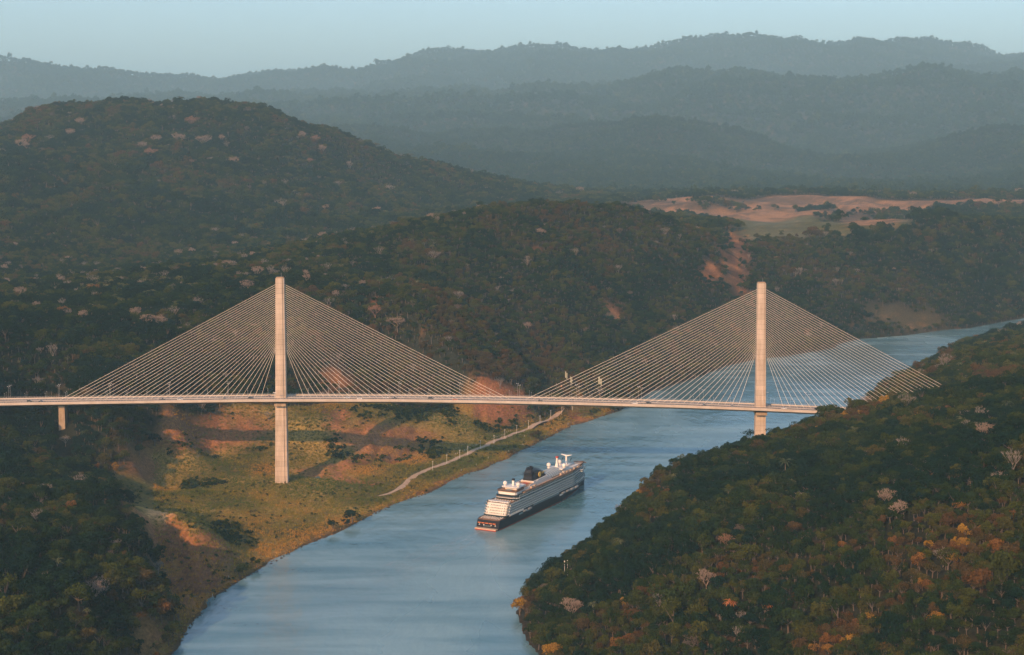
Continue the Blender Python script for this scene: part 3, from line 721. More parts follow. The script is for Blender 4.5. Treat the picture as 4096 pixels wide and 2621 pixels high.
def tuft_mesh(name, seed, n=16, h=1.2):
    r = np.random.RandomState(seed); vs, fs = [], []
    for k in range(n):
        a = r.uniform(0, 2 * PI); x, y = r.normal(size=2) * 0.7; w = 0.22; hh = h * r.uniform(0.6, 1.3); lx, ly = r.normal(size=2) * 0.3
        b = len(vs); vs += [(x - w * math.cos(a), y - w * math.sin(a), -0.2), (x + w * math.cos(a), y + w * math.sin(a), -0.2), (x + lx, y + ly, hh)]
        fs.append((b, b + 1, b + 2))
    me = bpy.data.meshes.new(name); me.from_pydata(vs, [], fs)
    at = me.attributes.new('leaf', 'FLOAT', 'FACE'); at.data.foreach_set('value', r.rand(n).astype(np.float32))
    me.materials.append(M['grass']); return me
M['grass'] = leaf_material('grass_blades', [(0.0, (0.09, 0.12, 0.022)), (0.5, (0.23, 0.19, 0.035)), (1.0, (0.46, 0.24, 0.045))])
TUFT = [tuft_mesh('grass_tuft', 700 + k) for k in range(3)]

lib = bpy.data.collections.new('plant_library')          # never linked to the scene: only a source of mesh data
def lib_obj(name, me):
    o = bpy.data.objects.new(name, me); lib.objects.link(o); return o
def join_mesh(name, meshes):
    """one mesh with the faces, leaf shades and materials of several"""
    vs, fs, sh, mi, mats = [], [], [], [], []
    for me in meshes:
        b = len(vs); vs += [tuple(v.co) for v in me.vertices]
        if me.materials[0] not in mats: mats.append(me.materials[0])
        k = mats.index(me.materials[0])
        lv = me.attributes.get('leaf')
        for i, p in enumerate(me.polygons):
            fs.append(tuple(b + q for q in p.vertices)); mi.append(k); sh.append(lv.data[i].value if lv else 0.5)
    m = bpy.data.meshes.new(name); m.from_pydata(vs, [], fs)
    m.attributes.new('leaf', 'FLOAT', 'FACE').data.foreach_set('value', np.array(sh, np.float32))
    for q in mats: m.materials.append(q)
    m.polygons.foreach_set('material_index', np.array(mi, np.int32)); return m
KINDS = {}
for k, (c, t) in enumerate(CROWNS): KINDS['broad%d' % k] = lib_obj('src_broad', join_mesh('whole_tree', [c, t]))
for k, (c, t) in enumerate(SPARSE): KINDS['thin%d' % k] = lib_obj('src_thin', join_mesh('whole_tree', [c, t]))
for k, b in enumerate(BARE): KINDS['bare%d' % k] = lib_obj('src_bare', b)
for k, (c, t) in enumerate(PALMS): KINDS['palm%d' % k] = lib_obj('src_palm', join_mesh('whole_palm', [c, t]))
for k, b in enumerate(FAR): KINDS['far%d' % k] = lib_obj('src_far', b)
for k, b in enumerate(BUSH): KINDS['bush%d' % k] = lib_obj('src_bush', b)
for k, b in enumerate(TUFT): KINDS['tuft%d' % k] = lib_obj('src_tuft', b)

def scatter(name, pts, label, group=None):
    """pts: dict kind -> list of (x, y, z, rot, scale, tint); one object holding every plant of it"""
    me = bpy.data.meshes.new(name)
    allp = []; kid = []; used = sorted(pts)
    for k, kd in enumerate(used):
        allp.append(np.asarray(pts[kd], float)); kid += [k] * len(pts[kd])
    A = np.concatenate(allp)
    me.vertices.add(len(A)); me.vertices.foreach_set('co', A[:, :3].astype(np.float32).ravel())
    for nm, colm in (('rz', 3), ('sc', 4), ('tint', 5)):
        me.attributes.new(nm, 'FLOAT', 'POINT').data.foreach_set('value', A[:, colm].astype(np.float32))
    me.attributes.new('kid', 'INT', 'POINT').data.foreach_set('value', np.array(kid, np.int32))
    o = bpy.data.objects.new(name, me); col.objects.link(o)
    ng = bpy.data.node_groups.new(name + '_nodes', 'GeometryNodeTree')
    ng.interface.new_socket('Geometry', in_out='INPUT', socket_type='NodeSocketGeometry')
    ng.interface.new_socket('Geometry', in_out='OUTPUT', socket_type='NodeSocketGeometry')
    n, l = ng.nodes, ng.links
    gi, go = n.new('NodeGroupInput'), n.new('NodeGroupOutput')
    jn = n.new('GeometryNodeJoinGeometry')
    for kd in used[::-1]:
        oi = n.new('GeometryNodeObjectInfo'); oi.inputs['Object'].default_value = KINDS[kd]; oi.inputs['As Instance'].default_value = True
        l.new(oi.outputs['Geometry'], jn.inputs[0])
    ip = n.new('GeometryNodeInstanceOnPoints')
    l.new(gi.outputs[0], ip.inputs['Points']); l.new(jn.outputs[0], ip.inputs['Instance']); ip.inputs['Pick Instance'].default_value = True
    def attr(nm, ty):
        a = n.new('GeometryNodeInputNamedAttribute'); a.data_type = ty; a.inputs['Name'].default_value = nm
        return a.outputs['Attribute']
    l.new(attr('kid', 'INT'), ip.inputs['Instance Index'])
    cx = n.new('ShaderNodeCombineXYZ'); l.new(attr('rz', 'FLOAT'), cx.inputs[2])
    l.new(cx.outputs[0], ip.inputs['Rotation'])
    l.new(attr('sc', 'FLOAT'), ip.inputs['Scale'])
    l.new(ip.outputs[0], go.inputs[0])
    md = o.modifiers.new('plants', 'NODES'); md.node_group = ng
    tag(o, label, kind='stuff', group=group)
    return o

# ------------------------------------------------------------------ where the trees stand
RNG = np.random.RandomState(12)
def jitter_grid(t0, t1, y0, y1, spacing):
    """loose grid over the fan of ground in front of the camera between two distances"""
    xs = np.arange(t0 * y1, t1 * y1, spacing); ys = np.arange(y0, y1, spacing)
    X, Y = np.meshgrid(xs, ys); X = X.ravel() + RNG.uniform(-.45, .45, X.size) * spacing; Y = Y.ravel() + RNG.uniform(-.45, .45, Y.size) * spacing
    k = (np.abs(X) < t1 * Y) ; return X[k], Y[k]
FORESTOK = 1 - np.clip(OPEN * 1.2 + HILLTOP * 2 + CLIFF * 1.0 + SOIL * 1.1 + PLATEAU * 1.6 + FIELD * 1.02 + BROWN * 1.0, 0, 1)
_edge = soft([(500, 2035), (700, 2040), (740, 2100), (720, 2300), (660, 2330), (610, 2200), (560, 2120), (500, 2090)], 6, 60, 4)
FORESTOK = FORESTOK * (1 - _edge)
FORESTOK = np.where(INW | (SD < 1.5), 0, FORESTOK)
FORESTOK = np.where((XX > 240) & (XX < 900) & (np.abs(YY - BRIDGE_Y + 2) < 17), 0, FORESTOK)
_px0 = at_y(252, 1640, BRIDGE_Y).x
FORESTOK = np.where((np.abs(XX - _px0 * YY / BRIDGE_Y) < 9) & (YY > BRIDGE_Y - 95) & (YY < BRIDGE_Y + 10), 0, FORESTOK)
trees = []          # x, y, z, rot, scale, tint, kind
def tint_at(x, y):
    t = 0.29 + 0.36 * fbm(x, y, 260, 81, 3) + 0.55 * fbm(x, y, 34, 82, 2) + RNG.normal(size=x.size) * 0.17
    near_r = np.clip((1350 - y) / 500, 0, 1) * (x > 20)
    t = t - near_r * 0.10 * (y > 960) + near_r * 0.01 * (y <= 960)
    glow_tint = np.exp(-(((x + 60) / 170) ** 2 + ((y - 1720) / 190) ** 2))  # amber tree tint behind the left pylon stands in for golden light
    t = t + glow_tint * 0.34
    bank = np.clip(1 - density_mask(x, y, SD) / 16, 0, 1)
    t = t + bank * 0.25 * (y < 1200)
    t = np.where(y > 4700, 0.26 + (t - 0.4) * 0.45, t)
    t = np.where((y > 1450) & (t > .86), .86 - (t - .86) * .5, t)
    return np.clip(t, 0, 1)
def plant_forest(y0, y1, spacing, smin, smax, t1=0.40):
    x, y = jitter_grid(-t1, t1, y0, y1, spacing)
    ok = RNG.rand(x.size) < density_mask(x, y, FORESTOK)
    x, y = x[ok], y[ok]; z = height(x, y)
    tn = tint_at(x, y); sc = RNG.uniform(smin, smax, x.size) * (1 + 0.35 * fbm(x, y, 50, 83, 2))
    big = RNG.rand(x.size) < 0.08; sc = np.where(big, sc * 1.4, sc)
    return x, y, z, RNG.uniform(0, 6.283, x.size), sc, tn
def assign(x, y, z, r, s, t, far=False):
    u = RNG.rand(x.size); out = []
    dry = np.clip(fbm(x, y, 220, 84, 3) + 0.25, 0, 1)
    for i in range(x.size):
        if far: kd = 'far%d' % RNG.randint(3)
        elif u[i] < (0.010 + 0.035 * dry[i]) * (0.45 if y[i] < 1500 else (0.35 if y[i] > 2600 else 0.8)): kd = 'bare%d' % [0, 1, 0, 1, 2, 5, 5, 6, 6, 7][RNG.randint(10)]
        elif u[i] < 0.07 + 0.08 * dry[i]: kd = 'thin%d' % RNG.randint(2)
        elif u[i] > 0.996: kd = 'palm%d' % RNG.randint(2)
        else: kd = 'broad%d' % RNG.randint(6)
        out.append([x[i], y[i], z[i], r[i], s[i], t[i], kd])
    return out
near = assign(*plant_forest(640, 1900, 5.4, 0.6, 1.2))
mid = assign(*plant_forest(1900, 2750, 6.6, 0.55, 1.2)) + assign(*plant_forest(2750, 4700, 9.5, 0.95, 1.9))
farr = assign(*plant_forest(4700, 9600, 19.0, 1.5, 2.6, .38), far=True) + assign(*plant_forest(9600, 20500, 42.0, 3.2, 5.2, .36), far=True)
# the palms along the band on the middle hill
pb = [(u + RNG.uniform(-25, 25), v + RNG.uniform(-22, 22)) for u, v in [(300, 1130), (340, 1160), (400, 1150), (450, 1170), (500, 1165), (560, 1150), (620, 1170), (660, 1185), (700, 1160), (740, 1170), (780, 1180), (590, 1215), (520, 1200), (640, 1140), (360, 1190), (480, 1130), (1560, 1010), (1640, 1000), (1720, 990), (1500, 960), (1750, 1020), (830, 1100), (1000, 800), (280, 830), (1050, 930)] for _ in range(2)]
def to_pixel(x, y, z):
    c = math.cos(rad(PITCH)); s = math.sin(rad(PITCH)); dz = z - CAM_Z
    dep = y * c - dz * s; up = y * s + dz * c
    return 2048 + F * x / dep, PV - F * up / dep, dep
# trees that show largest stand as things of their own
near.sort(key=lambda t: t[1])
def seen(t):
    """is the crown in the frame and in front of the hills"""
    x, y, z = t[0], t[1], t[2] + 9 * t[4]
    u, v, d = to_pixel(x, y, z)
    if not (0 <= u <= 4096 and 0 <= v <= 2660): return False
    k = np.linspace(0.55, 0.985, 24)
    return bool(np.all(height(x * k, y * k) + 6 < CAM_Z + (z - CAM_Z) * k + 4))
cand = [t for t in near if t[1] < 1500 and seen(t)]
def size_px(t): return t[4] * (1.15 if t[6][:5] in ('broad',) else 1.0) / t[1]
broad = sorted([t for t in cand if t[6].startswith('broad')], key=lambda t: -size_px(t))[:295]
bares = [t for t in cand if t[6].startswith('bare')][:120]
thins = [t for t in cand if t[6].startswith('thin')][:80]
palms = [t for t in cand if t[6].startswith('palm')][:40]
chosen = set(id(t) for t in broad + bares + thins + palms)
rest_near = [t for t in near if id(t) not in chosen]
def colour_word(t, kd='broad'):
    for lim, w in ((0.12, 'blackish green'), (0.30, 'dark green'), (0.44, 'mid green'), (0.60, 'olive green'), (0.72, 'brownish'), (0.84, 'reddish brown'), (0.94, 'rusty orange'), (9, 'golden yellow')):
        if t < lim: return w
def size_word(s):
    return 'small' if s < 0.72 else ('tall' if s > 1.05 else ('large' if s > 0.92 else 'medium sized'))
SHAPES = ['round', 'narrow domed', 'broad flat topped', 'high domed', 'lopsided', 'compact']
LAND = [  # (column, row, words)
 (2150, 2480, 'at the water edge of the right bank'), (2330, 2200, 'on the bank opposite the ship'), (2700, 1950, 'above the bend of the right bank'), (3040, 1800, 'just below the right pylon'),
 (3400, 1750, 'where the deck meets the right hillside'), (3900, 1650, 'high on the right hill'), (3600, 2000, 'in the middle of the right hill'), (4000, 2150, 'by the right edge of the photo halfway down'),
 (3000, 2150, 'on the right slope below the pylon'), (2650, 2300, 'on the lower slope behind the water edge'), (3200, 2400, 'low on the right slope'), (3900, 2450, 'near the lower right corner'), (2700, 2560, 'along the bottom of the right slope'), (3400, 2590, 'on the bottom edge of the right slope'), (2300, 2600, 'at the bottom beside the river mouth of shadow'),
 (100, 2550, 'in the lower left corner'), (500, 2560, 'at the foot of the left hill near the canal'), (250, 2300, 'in the middle of the left hill'), (600, 2300, 'on the left hill beside the rusty gully'), (150, 2100, 'on top of the left hill'), (500, 2120, 'below the bare orange hilltop'), (150, 1800, 'below the left approach pier'), (400, 1700, 'under the deck left of the tall pylon')]
LAND = [(u, v, w.replace(' of the photo', '').replace('river mouth of shadow', 'canal')) for u, v, w in LAND]
def place_words(u, v):
    return min(LAND, key=lambda q: (q[0] - u) ** 2 + (q[1] - v) ** 2)[2]
used_labels = {}
def unique(base, u, v, k=[0]):
    used_labels.setdefault(base, []).append((u, v)); return base
made = []
def individual(t, name, kind, group, parts):
    root = empty(name, (t[0], t[1], t[2]), t[3]); root.scale = (t[4],) * 3
    for nm, me in parts:
        c = bpy.data.objects.new(nm, me); col.objects.link(c); c.parent = root; c['tint'] = float(t[5])
    made.append((root, t, kind, group)); return root
for t in broad:
    k = int(t[6][-1]); individual(t, 'broadleaf_tree', 'broad', 'broadleaf trees nearest to the viewer', [('crown', CROWNS[k][0]), ('trunk', CROWNS[k][1])])
for t in thins:
    k = int(t[6][-1]); individual(t, 'sparse_tree', 'thin', 'thinly leaved trees in the near forest', [('crown', SPARSE[k][0]), ('trunk', SPARSE[k][1])])
for t in palms:
    k = int(t[6][-1]); individual(t, 'palm_tree', 'palm', 'palms in the near forest', [('fronds', PALMS[k][0]), ('trunk', PALMS[k][1])])
# a bare tree is trunk and branches: split once per kind
def split_bare(seed_me, cut):
    vs = [v.co for v in seed_me.vertices]; low, high = MB(), MB()
    fl = [tuple(p.vertices) for p in seed_me.polygons]
    ntr = 7       # the first tube has five sides and two caps
    for dst, ff in ((low, fl[:ntr]), (high, fl[ntr:])):
        mp = {}
        for f in ff:
            for q in f:
                if q not in mp: mp[q] = len(dst.v); dst.v.append(tuple(vs[q]))
            dst.f.append(tuple(mp[q] for q in f))
    return low.mesh('bare_trunk', seed_me.materials[0]), high.mesh('bare_limbs', seed_me.materials[0])
BARE2 = [split_bare(b, 0) for b in BARE]
for t in bares:
    k = int(t[6][-1]); individual(t, 'bare_tree', 'bare', 'leafless trees in the near forest', [('trunk', BARE2[k][0]), ('branches', BARE2[k][1])])
# single trees that catch the eye in the photograph: (column, row of the foot, kind, scale, tint)
EYE = [(2905, 2310, 'broad3', .8, .88, 'reddish tree with a pale trunk'), (565, 790, 'bare2', 1.35, 0, ''), (0, 0, '', 0, 0, '')]
EYE = [
 # pale leafless giants on the big left hill
 (320, 518, 'bare2', 1.5, 0, 'tall pale bare tree below the summit of the big left hill'),
 (720, 590, 'bare4', 1.9, 0, 'leftmost bare tree of the high pair on the big left hill'),
 (765, 520, 'bare3', 2.0, 0, 'pinkish bare tree topmost of the pale group on the big hill'),
 (817, 598, 'bare4', 1.9, 0, 'bare tree with flat pale crown right of the high pair'),
 (600, 645, 'bare3', 1.8, 0, 'wide pale bare tree lowest of the three on the big hill'),
 (625, 590, 'bare2', 1.5, 0, 'pale bare tree just above the wide one on the big hill'),
 (568, 610, 'bare2', 1.3, 0, 'slim pale bare tree left of the wide one on the big hill'),
 (80, 605, 'bare4', 1.6, 0, 'pale bare tree near the left end of the big hill'),
 (110, 590, 'bare3', 1.9, 0, 'pinkish bare tree with dense twigs at the left end of the big hill'),
 (308, 668, 'broad5', 1.1, .93, 'small orange tree with a pale trunk low on the big hill'),
 (130, 700, 'broad0', 1.1, .84, 'rusty tree with round crown low on the left of the big hill'),
 (765, 670, 'bare3', 1.2, 0, 'small round bare tree in the middle of the big hill'),
 (937, 675, 'bare2', 1.4, 0, 'forked bare tree in the middle of the big hill'),
 (620, 755, 'broad5', 1.2, .93, 'orange tree with a leaning pale trunk in the middle of the big hill'),
 (980, 750, 'broad2', 1.5, .84, 'broad rust coloured tree on the right of the big hill'),
 (1212, 570, 'bare2', 1.5, 0, 'bare tree upper on the right shoulder of the big hill'),
 (1262, 585, 'bare3', 1.7, 0, 'tall pinkish bare tree on the right shoulder of the big hill'),
 (1290, 625, 'bare2', 1.5, 0, 'bare tree lowest on the right shoulder of the big hill'),
 (1240, 665, 'bare3', 1.2, 0, 'small bare tree below the right shoulder of the big hill'),
 (1400, 690, 'bare1', 1.4, 0, 'pale leaning bare tree past the shoulder of the big hill'),
 # palm band and middle hill
 (374, 1192, 'thin0', 1.7, .93, 'tall orange crowned tree with forked pale trunk above the palms'),
 (1415, 1205, 'broad3', 1.2, .60, 'yellow green tree with a high trunk above the left cables'),
 (1500, 1290, 'bare3', 1.6, 0, 'dense brownish bare tree behind the right cables of the left pylon'),
 (1590, 1340, 'bare4', 1.5, 0, 'second brownish bare tree behind the right cables of the left pylon'),
 (640, 1330, 'bare4', 1.5, 0, 'pale bare tree above the left fan of cables'),
 (590, 1325, 'bare2', 1.3, 0, 'pale bare tree left of its twin above the left fan of cables'),
 (260, 1270, 'broad2', 1.3, .90, 'wide orange tree on the ridge above the left approach'),
 (140, 1235, 'broad2', 1.1, .92, 'orange flat crowned tree at the far left above the approach'),
 (212, 1450, 'bare1', 1.3, 0, 'slim pale dead tree in the dark forest over the left approach'),
 (1075, 1690, 'bare0', 0.9, 0, 'pale dead trunk close to the left of the tall pylon below the deck'),
 (805, 1660, 'bare1', 1.0, 0, 'pale forked trunk under the deck left of the tall pylon'),
 (2000, 1560, 'bare1', 0.9, 0, 'dead tree on the slope behind the middle of the deck'),
 (1500, 870, 'bare4', 1.4, 0, 'bare tree on the crest left of the middle hill'),
 (2170, 960, 'bare4', 1.3, 0, 'bare tree below the crest of the middle hill'),
 (1850, 1010, 'broad5', 1.1, .90, 'rust crowned tree with twin trunks on the middle hill'),
 (2685, 885, 'bare1', 1.1, 0, 'lone pale dead tree on the right end of the middle hill crest'),
 # right hill
 (3480, 1865, 'bare4', 1.0, 0, 'wide bare tree with brown twigs high on the right hill'),
 (3705, 1890, 'bare0', 1.0, 0, 'small white bare tree right of the brown twiggy one'),
 (3583, 2085, 'bare4', 1.15, 0, 'tall grey bare tree standing alone in the middle of the right hill'),
 (3860, 1700, 'bare0', 1.2, 0, 'pale bare tree in the pair high on the right hill'),
 (3920, 1700, 'bare1', 1.2, 0, 'right hand bare tree of the pair high on the right hill'),
 (3940, 1775, 'bare2', 1.2, 0, 'purplish bare tree at the right under the bare pair'),
 (3830, 1930, 'broad3', 1.15, .62, 'tall yellow green tree high on the right hill'),
 (3390, 1960, 'broad1', 1.0, .60, 'rounded olive tree left of the grey bare tree'),
 (3150, 2000, 'broad5', 1.0, .58, 'small yellow green tree on the slope under the right pylon'),
 (3940, 1990, 'broad3', 1.0, .60, 'olive tree with tiered crown near the right edge'),
 (2905, 2210, 'bare3', 1.0, 0, 'pinkish bare tree with upright crown on the right slope'),
 (3170, 2150, 'broad2', 1.1, .80, 'wide reddish brown tree in the middle of the right slope'),
 (3330, 1740, 'broad0', 1.0, .86, 'rusty tree near the top of the right slope'),
 (2920, 2475, 'palmr', 1.1, 1.0, 'rust coloured palm with a tall trunk low on the right slope'),
 (3070, 2470, 'palmr', .8, 1.0, 'short rust coloured palm right of the tall rust palm'),
 (3020, 2450, 'palm0', .8, .4, 'yellow green palm between the two rust palms'),
 (2385, 2560, 'thin0', 1.1, .80, 'umbrella crowned tree low on the right slope near the water'),
 (2880, 2621, 'broad0', 1.3, .44, 'big bright green tree at the bottom of the right slope'),
 (2230, 2630, 'broad2', 1.0, .98, 'golden tree at the bottom next to the water'),
 (2120, 2450, 'broad5', .7, .98, 'golden bush tree leaning over the water at the point'),
 (2650, 2480, 'broad5', .9, .93, 'golden crowned tree low on the right slope'),
 (3550, 2560, 'broad5', .8, .97, 'upper golden orange tree near the bottom of the right slope'),
 (3540, 2590, 'broad5', .6, .95, 'lower golden orange tree near the bottom of the right slope'),
 (3740, 2510, 'broad2', .9, .97, 'spreading golden tree in the lower right'),
 (3885, 2115, 'broad5', .8, .93, 'orange tree in the dark part of the right hill'),
 (645, 2440, 'thin1', .9, .98, 'yellow umbrella shaped tree low on the left hill'),
 (415, 2420, 'bare1', 1.0, 0, 'slim white dead tree low on the left hill'),
 (465, 2205, 'bare0', .7, 0, 'white forked dead tree in the middle of the left hill'),
 (405, 2380, 'bare1', .9, 0, 'pale leaning dead tree low on the left hill'),
 (185, 2360, 'bare1', .8, 0, 'short pale dead tree at the left of the left hill'),
 (262, 1790, 'bare0', .9, 0, 'pale dead tree under the left approach pier'),
 (510, 2290, 'thin1', .7, .92, 'small orange tree in the middle of the left hill'),
 (100, 1950, 'broad0', 1.2, .34, 'big dark round tree at the far left below the approach'),
]
lab_used = set()
for u, v, kd, sc, tn, lb in EYE:
    if u > 3300 and v > 1600 and kd.startswith('bare'): sc *= 0.85
    p = on_ground(u, v, 0.0)
    if p.y > 2700: sc *= 1.35
    t = [p.x, p.y, p.z, random.Random(u).uniform(0, 6.28), sc, tn, kd]
    if kd.startswith('bare'):
        k = int(kd[-1]); r = individual(t, 'bare_tree', None, 'leafless trees that stand out', [('trunk', BARE2[k][0]), ('branches', BARE2[k][1])]); c = 'bare tree'
    elif kd.startswith('palm'):
        k = 0; r = individual(t, 'palm_tree', None, 'palms that stand out', [('fronds', PALMS[1][0]), ('trunk', PALMS[1][1])]); c = 'palm'
    else:
        src = SPARSE if kd.startswith('thin') else CROWNS
        k = int(kd[-1]); r = individual(t, 'broadleaf_tree', None, 'coloured trees that stand out', [('crown', src[k][0]), ('trunk', src[k][1])]); c = 'tree'
    made.pop()
    tag(r, lb, c, 'leafless trees that stand out' if c == 'bare tree' else ('palms that stand out' if c == 'palm' else 'coloured trees that stand out'))
k = 0
for u, v in pb:
    p = on_ground(u, v)
    t = [p.x, p.y, p.z, RNG.uniform(0, 6.28), RNG.uniform(.9, 1.25) * (1.4 if p.y > 2700 else 1), RNG.uniform(.2, .75), 'palm%d' % (k % 2)]
    r = individual(t, 'palm_tree', 'palm', 'palms on the middle hill', [('fronds', PALMS[k % 2][0]), ('trunk', PALMS[k % 2][1])]); k += 1

# labels: colour, size, crown and the landmark it stands by; doubles are told apart by their order
bins = {}
for root, t, kind, group in made:
    u, v, d = to_pixel(t[0], t[1], t[2] + 7)
    if kind == 'broad': w = '%s %s tree with %s crown' % (size_word(t[4]), colour_word(t[5]), SHAPES[int(t[6][-1])])
    elif kind == 'thin': w = '%s %s see-through tree' % (size_word(t[4]), colour_word(t[5]))
    elif kind == 'palm': w = '%s palm with %s fronds' % (size_word(t[4]), 'yellowish' if t[5] > .45 else 'grey green')
    else: w = '%s %s tree' % (size_word(t[4]), ['pale forked leafless', 'slim grey leafless', 'tan twiggy leafless', 'reddish twiggy leafless', 'wide tan leafless', 'dark leafless', 'dark spreading leafless', 'low grey leafless'][int(t[6][-1])])
    if group == 'palms on the middle hill': w = w.replace('medium sized ', '') + (' on the ridge band above the left cables' if u < 900 and v > 1050 else (' on the middle hill face' if u > 1400 else ' on the big left hill'))
    else: w += ' ' + place_words(u, v)
    bins.setdefault(w, []).append((u, v, root, t, kind, group))
ORD = ['first', 'second', 'third', 'fourth', 'fifth', 'sixth', 'seventh', 'eighth', 'ninth', 'tenth', 'eleventh', 'twelfth', 'thirteenth', 'fourteenth', 'fifteenth', 'sixteenth']
for w, lst in bins.items():
    lst.sort(key=lambda q: q[0])
    for i, (u, v, root, t, kind, group) in enumerate(lst):
        lb = w if len(lst) == 1 else ('leftmost ' + w if i == 0 else ('rightmost ' + w if i == len(lst) - 1 else ORD[min(i, 15)] + ' from left ' + w))
        ws = lb.split()
        for drop in ('sized', 'medium', 'see-through', 'the', 'domed', 'topped'):
            if len(ws) > 16: ws = [q for q in ws if q != drop]
        lb = ' '.join(ws[:16])
        tag(root, lb, {'broad': 'tree', 'thin': 'tree', 'palm': 'palm', 'bare': 'bare tree'}[kind], group)

def pack(lst):
    d = {}
    for t in lst: d.setdefault(t[6], []).append(t[:6])
    return d
scatter('right_bank_forest', pack([t for t in rest_near if t[0] > 0 and t[1] < 1500 or t[0] > 150]), 'dense green and brown forest covering the right bank')
scatter('left_bank_forest', pack([t for t in rest_near if not (t[0] > 0 and t[1] < 1500 or t[0] > 150)]), 'dark forest covering the left hill and the slope behind the bridge')
scatter('hill_forest', pack(mid), 'mixed forest of green and leafless trees covering the middle and big left hills')
scatter('distant_forest', pack(farr), 'hazy forest covering the far ridges')

# ------------------------------------------------------------------ bushes and grass of the open left bank
x, y = jitter_grid(-0.36, 0.25, 900, 2100, 3.6)
sh = density_mask(x, y, SHRUBS); op = density_mask(x, y, OPEN); sl = density_mask(x, y, SOIL); cf = density_mask(x, y, CLIFF); ht = density_mask(x, y, HILLTOP); sdd = density_mask(x, y, SD)
pr = np.where(sh > 0.5, 0.45 + 0.6 * fbm(x, y, 25, 87, 2), np.clip(0.035 + 0.10 * np.clip(fbm(x, y, 50, 85, 3), 0, 1) * 3, 0, 0.4) * (op > 0.5)) * (1 - 0.6 * sl * (sh < 0.5)) + 0.12 * (cf > 0.4)
ok = (RNG.rand(x.size) < pr) & (sdd > 2.5) & (ht < 0.3) & ~density_mask(x, y, INW)
x, y, sh = x[ok], y[ok], sh[ok]
bz = height(x, y)
blist = []
for i in range(x.size):
    big = sh[i] > 0.5
    s = RNG.uniform(1.0, 2.1) if big else RNG.uniform(0.5, 1.1)
    tn = np.clip((0.38 if big else 0.52) + RNG.normal() * 0.13, 0, 1)
    blist.append([x[i], y[i], bz[i], RNG.uniform(0, 6.28), s, tn, 'bush%d' % RNG.randint(3)])
# road and grass come after the bushes
ROAD_PX = [(1515, 1984), (1560, 1974), (1600, 1955), (1632, 1922), (1664, 1900), (1700, 1884), (1760, 1862), (1820, 1838), (1880, 1812), (1940, 1785), (2000, 1759), (2060, 1734), (2110, 1718), (2160, 1698), (2205, 1674), (2240, 1650), (2262, 1625), (2285, 1600)]
road_pts = [on_ground(u, v) for u, v in ROAD_PX]
rd = seg_dist(np.array([b[0] for b in blist]), np.array([b[1] for b in blist]), [tuple(p[:2]) for p in road_pts], False)
blist = [b for b, q in zip(blist, rd) if q > 6]
scatter('shrubs', pack(blist), 'green and brown shrubs dotted over the open left bank')
x, y = jitter_grid(-0.36, 0.22, 900, 2000, 2.3)
op = density_mask(x, y, np.clip(OPEN + CLIFF + BROWN, 0, 1)); sl = density_mask(x, y, np.clip(SOIL + HILLTOP, 0, 1))
ok = (RNG.rand(x.size) < 0.75 * op * (1 - 0.8 * sl)) & (density_mask(x, y, SD) > 1.5) & ~density_mask(x, y, INW)
x, y = x[ok], y[ok]
rd = seg_dist(x, y, [tuple(p[:2]) for p in road_pts], False); x, y = x[rd > 3.2], y[rd > 3.2]
tn = np.clip(0.45 + 0.9 * fbm(x, y, 45, 61, 3) + 0.4 * np.clip(1 - density_mask(x, y, SD) / 14, 0, 1) + 0.5 * density_mask(x, y, CLIFF) + RNG.normal(size=x.size) * 0.12, 0, 1)
gz = height(x, y)
glist = [[x[i], y[i], gz[i], RNG.uniform(0, 6.28), RNG.uniform(.6, 1.2), tn[i], 'tuft%d' % RNG.randint(3)] for i in range(x.size)]
scatter('grass', pack(glist), 'tall tawny and green grass over the left bank')
# ------------------------------------------------------------------ the bridge
BY = BRIDGE_Y
bridge = empty('cable_stayed_bridge', (7, BY, 0))
tag(bridge, 'long concrete cable-stayed bridge with two tall single pylons across the canal', 'bridge')
ox, oy = 7.0, BY
PX = [at_y(1125, 1590, BY).x, at_y(3041, 1612, BY).x]           # where the pylons stand
Y_NEAR, Y_FAR = -14.0, 11.5                                         # deck edges from the cable plane
xs = [-640 + 10 * k for k in range(126)]
def strip(name, prof, material, x0=-640, x1=610, parent=bridge):
    """a band along the deck with the cross outline prof [(y, z above the deck)]"""
    rings = []
    for x in np.arange(x0, x1 + .1, 10):
        dz = float(deck_z(x)); rings.append([(x - ox, y, dz + z) for y, z in prof])
    n = len(prof); mb = MB(); vs = [p for r in rings for p in r]; fs = []
    for k in range(len(rings) - 1):
        for i in range(n):
            j = (i + 1) % n; fs.append((k * n + i, (k + 1) * n + i, (k + 1) * n + j, k * n + j))
    m = (len(rings) - 1) * n
    fs.append(tuple(range(n))); fs.append(tuple(range(m + n - 1, m - 1, -1)))
    mb.add(vs, fs); return mb.build(name, material, parent)
strip('girder', [(-13.2, -0.5), (-5.0, -3.9), (3.0, -3.9), (10.8, -0.5)][::-1], M['girder'])
strip('deck_slab', [(Y_NEAR, -0.9), (Y_FAR, -0.9), (Y_FAR, -0.05), (Y_NEAR, -0.05)], M['concrete'])
strip('roadway', [(-13.2, -0.045), (-1.6, -0.045), (-1.6, 0.0), (-13.2, 0.0)], M['asphalt'])
strip('roadway', [(1.6, -0.045), (10.8, -0.045), (10.8, 0.0), (1.6, 0.0)], M['asphalt'])
strip('median', [(-1.5, -0.045), (1.5, -0.045), (1.5, 0.35), (-1.5, 0.35)], M['concrete'])
strip('edge_beam', [(-14.3, -1.25), (-13.85, -1.25), (-13.4, 1.05), (-14.3, 0.95)], M['concrete'])
strip('edge_beam', [(10.9, 0.0), (11.6, -0.9), (11.6, 1.0), (11.2, 1.0)], M['concrete'])
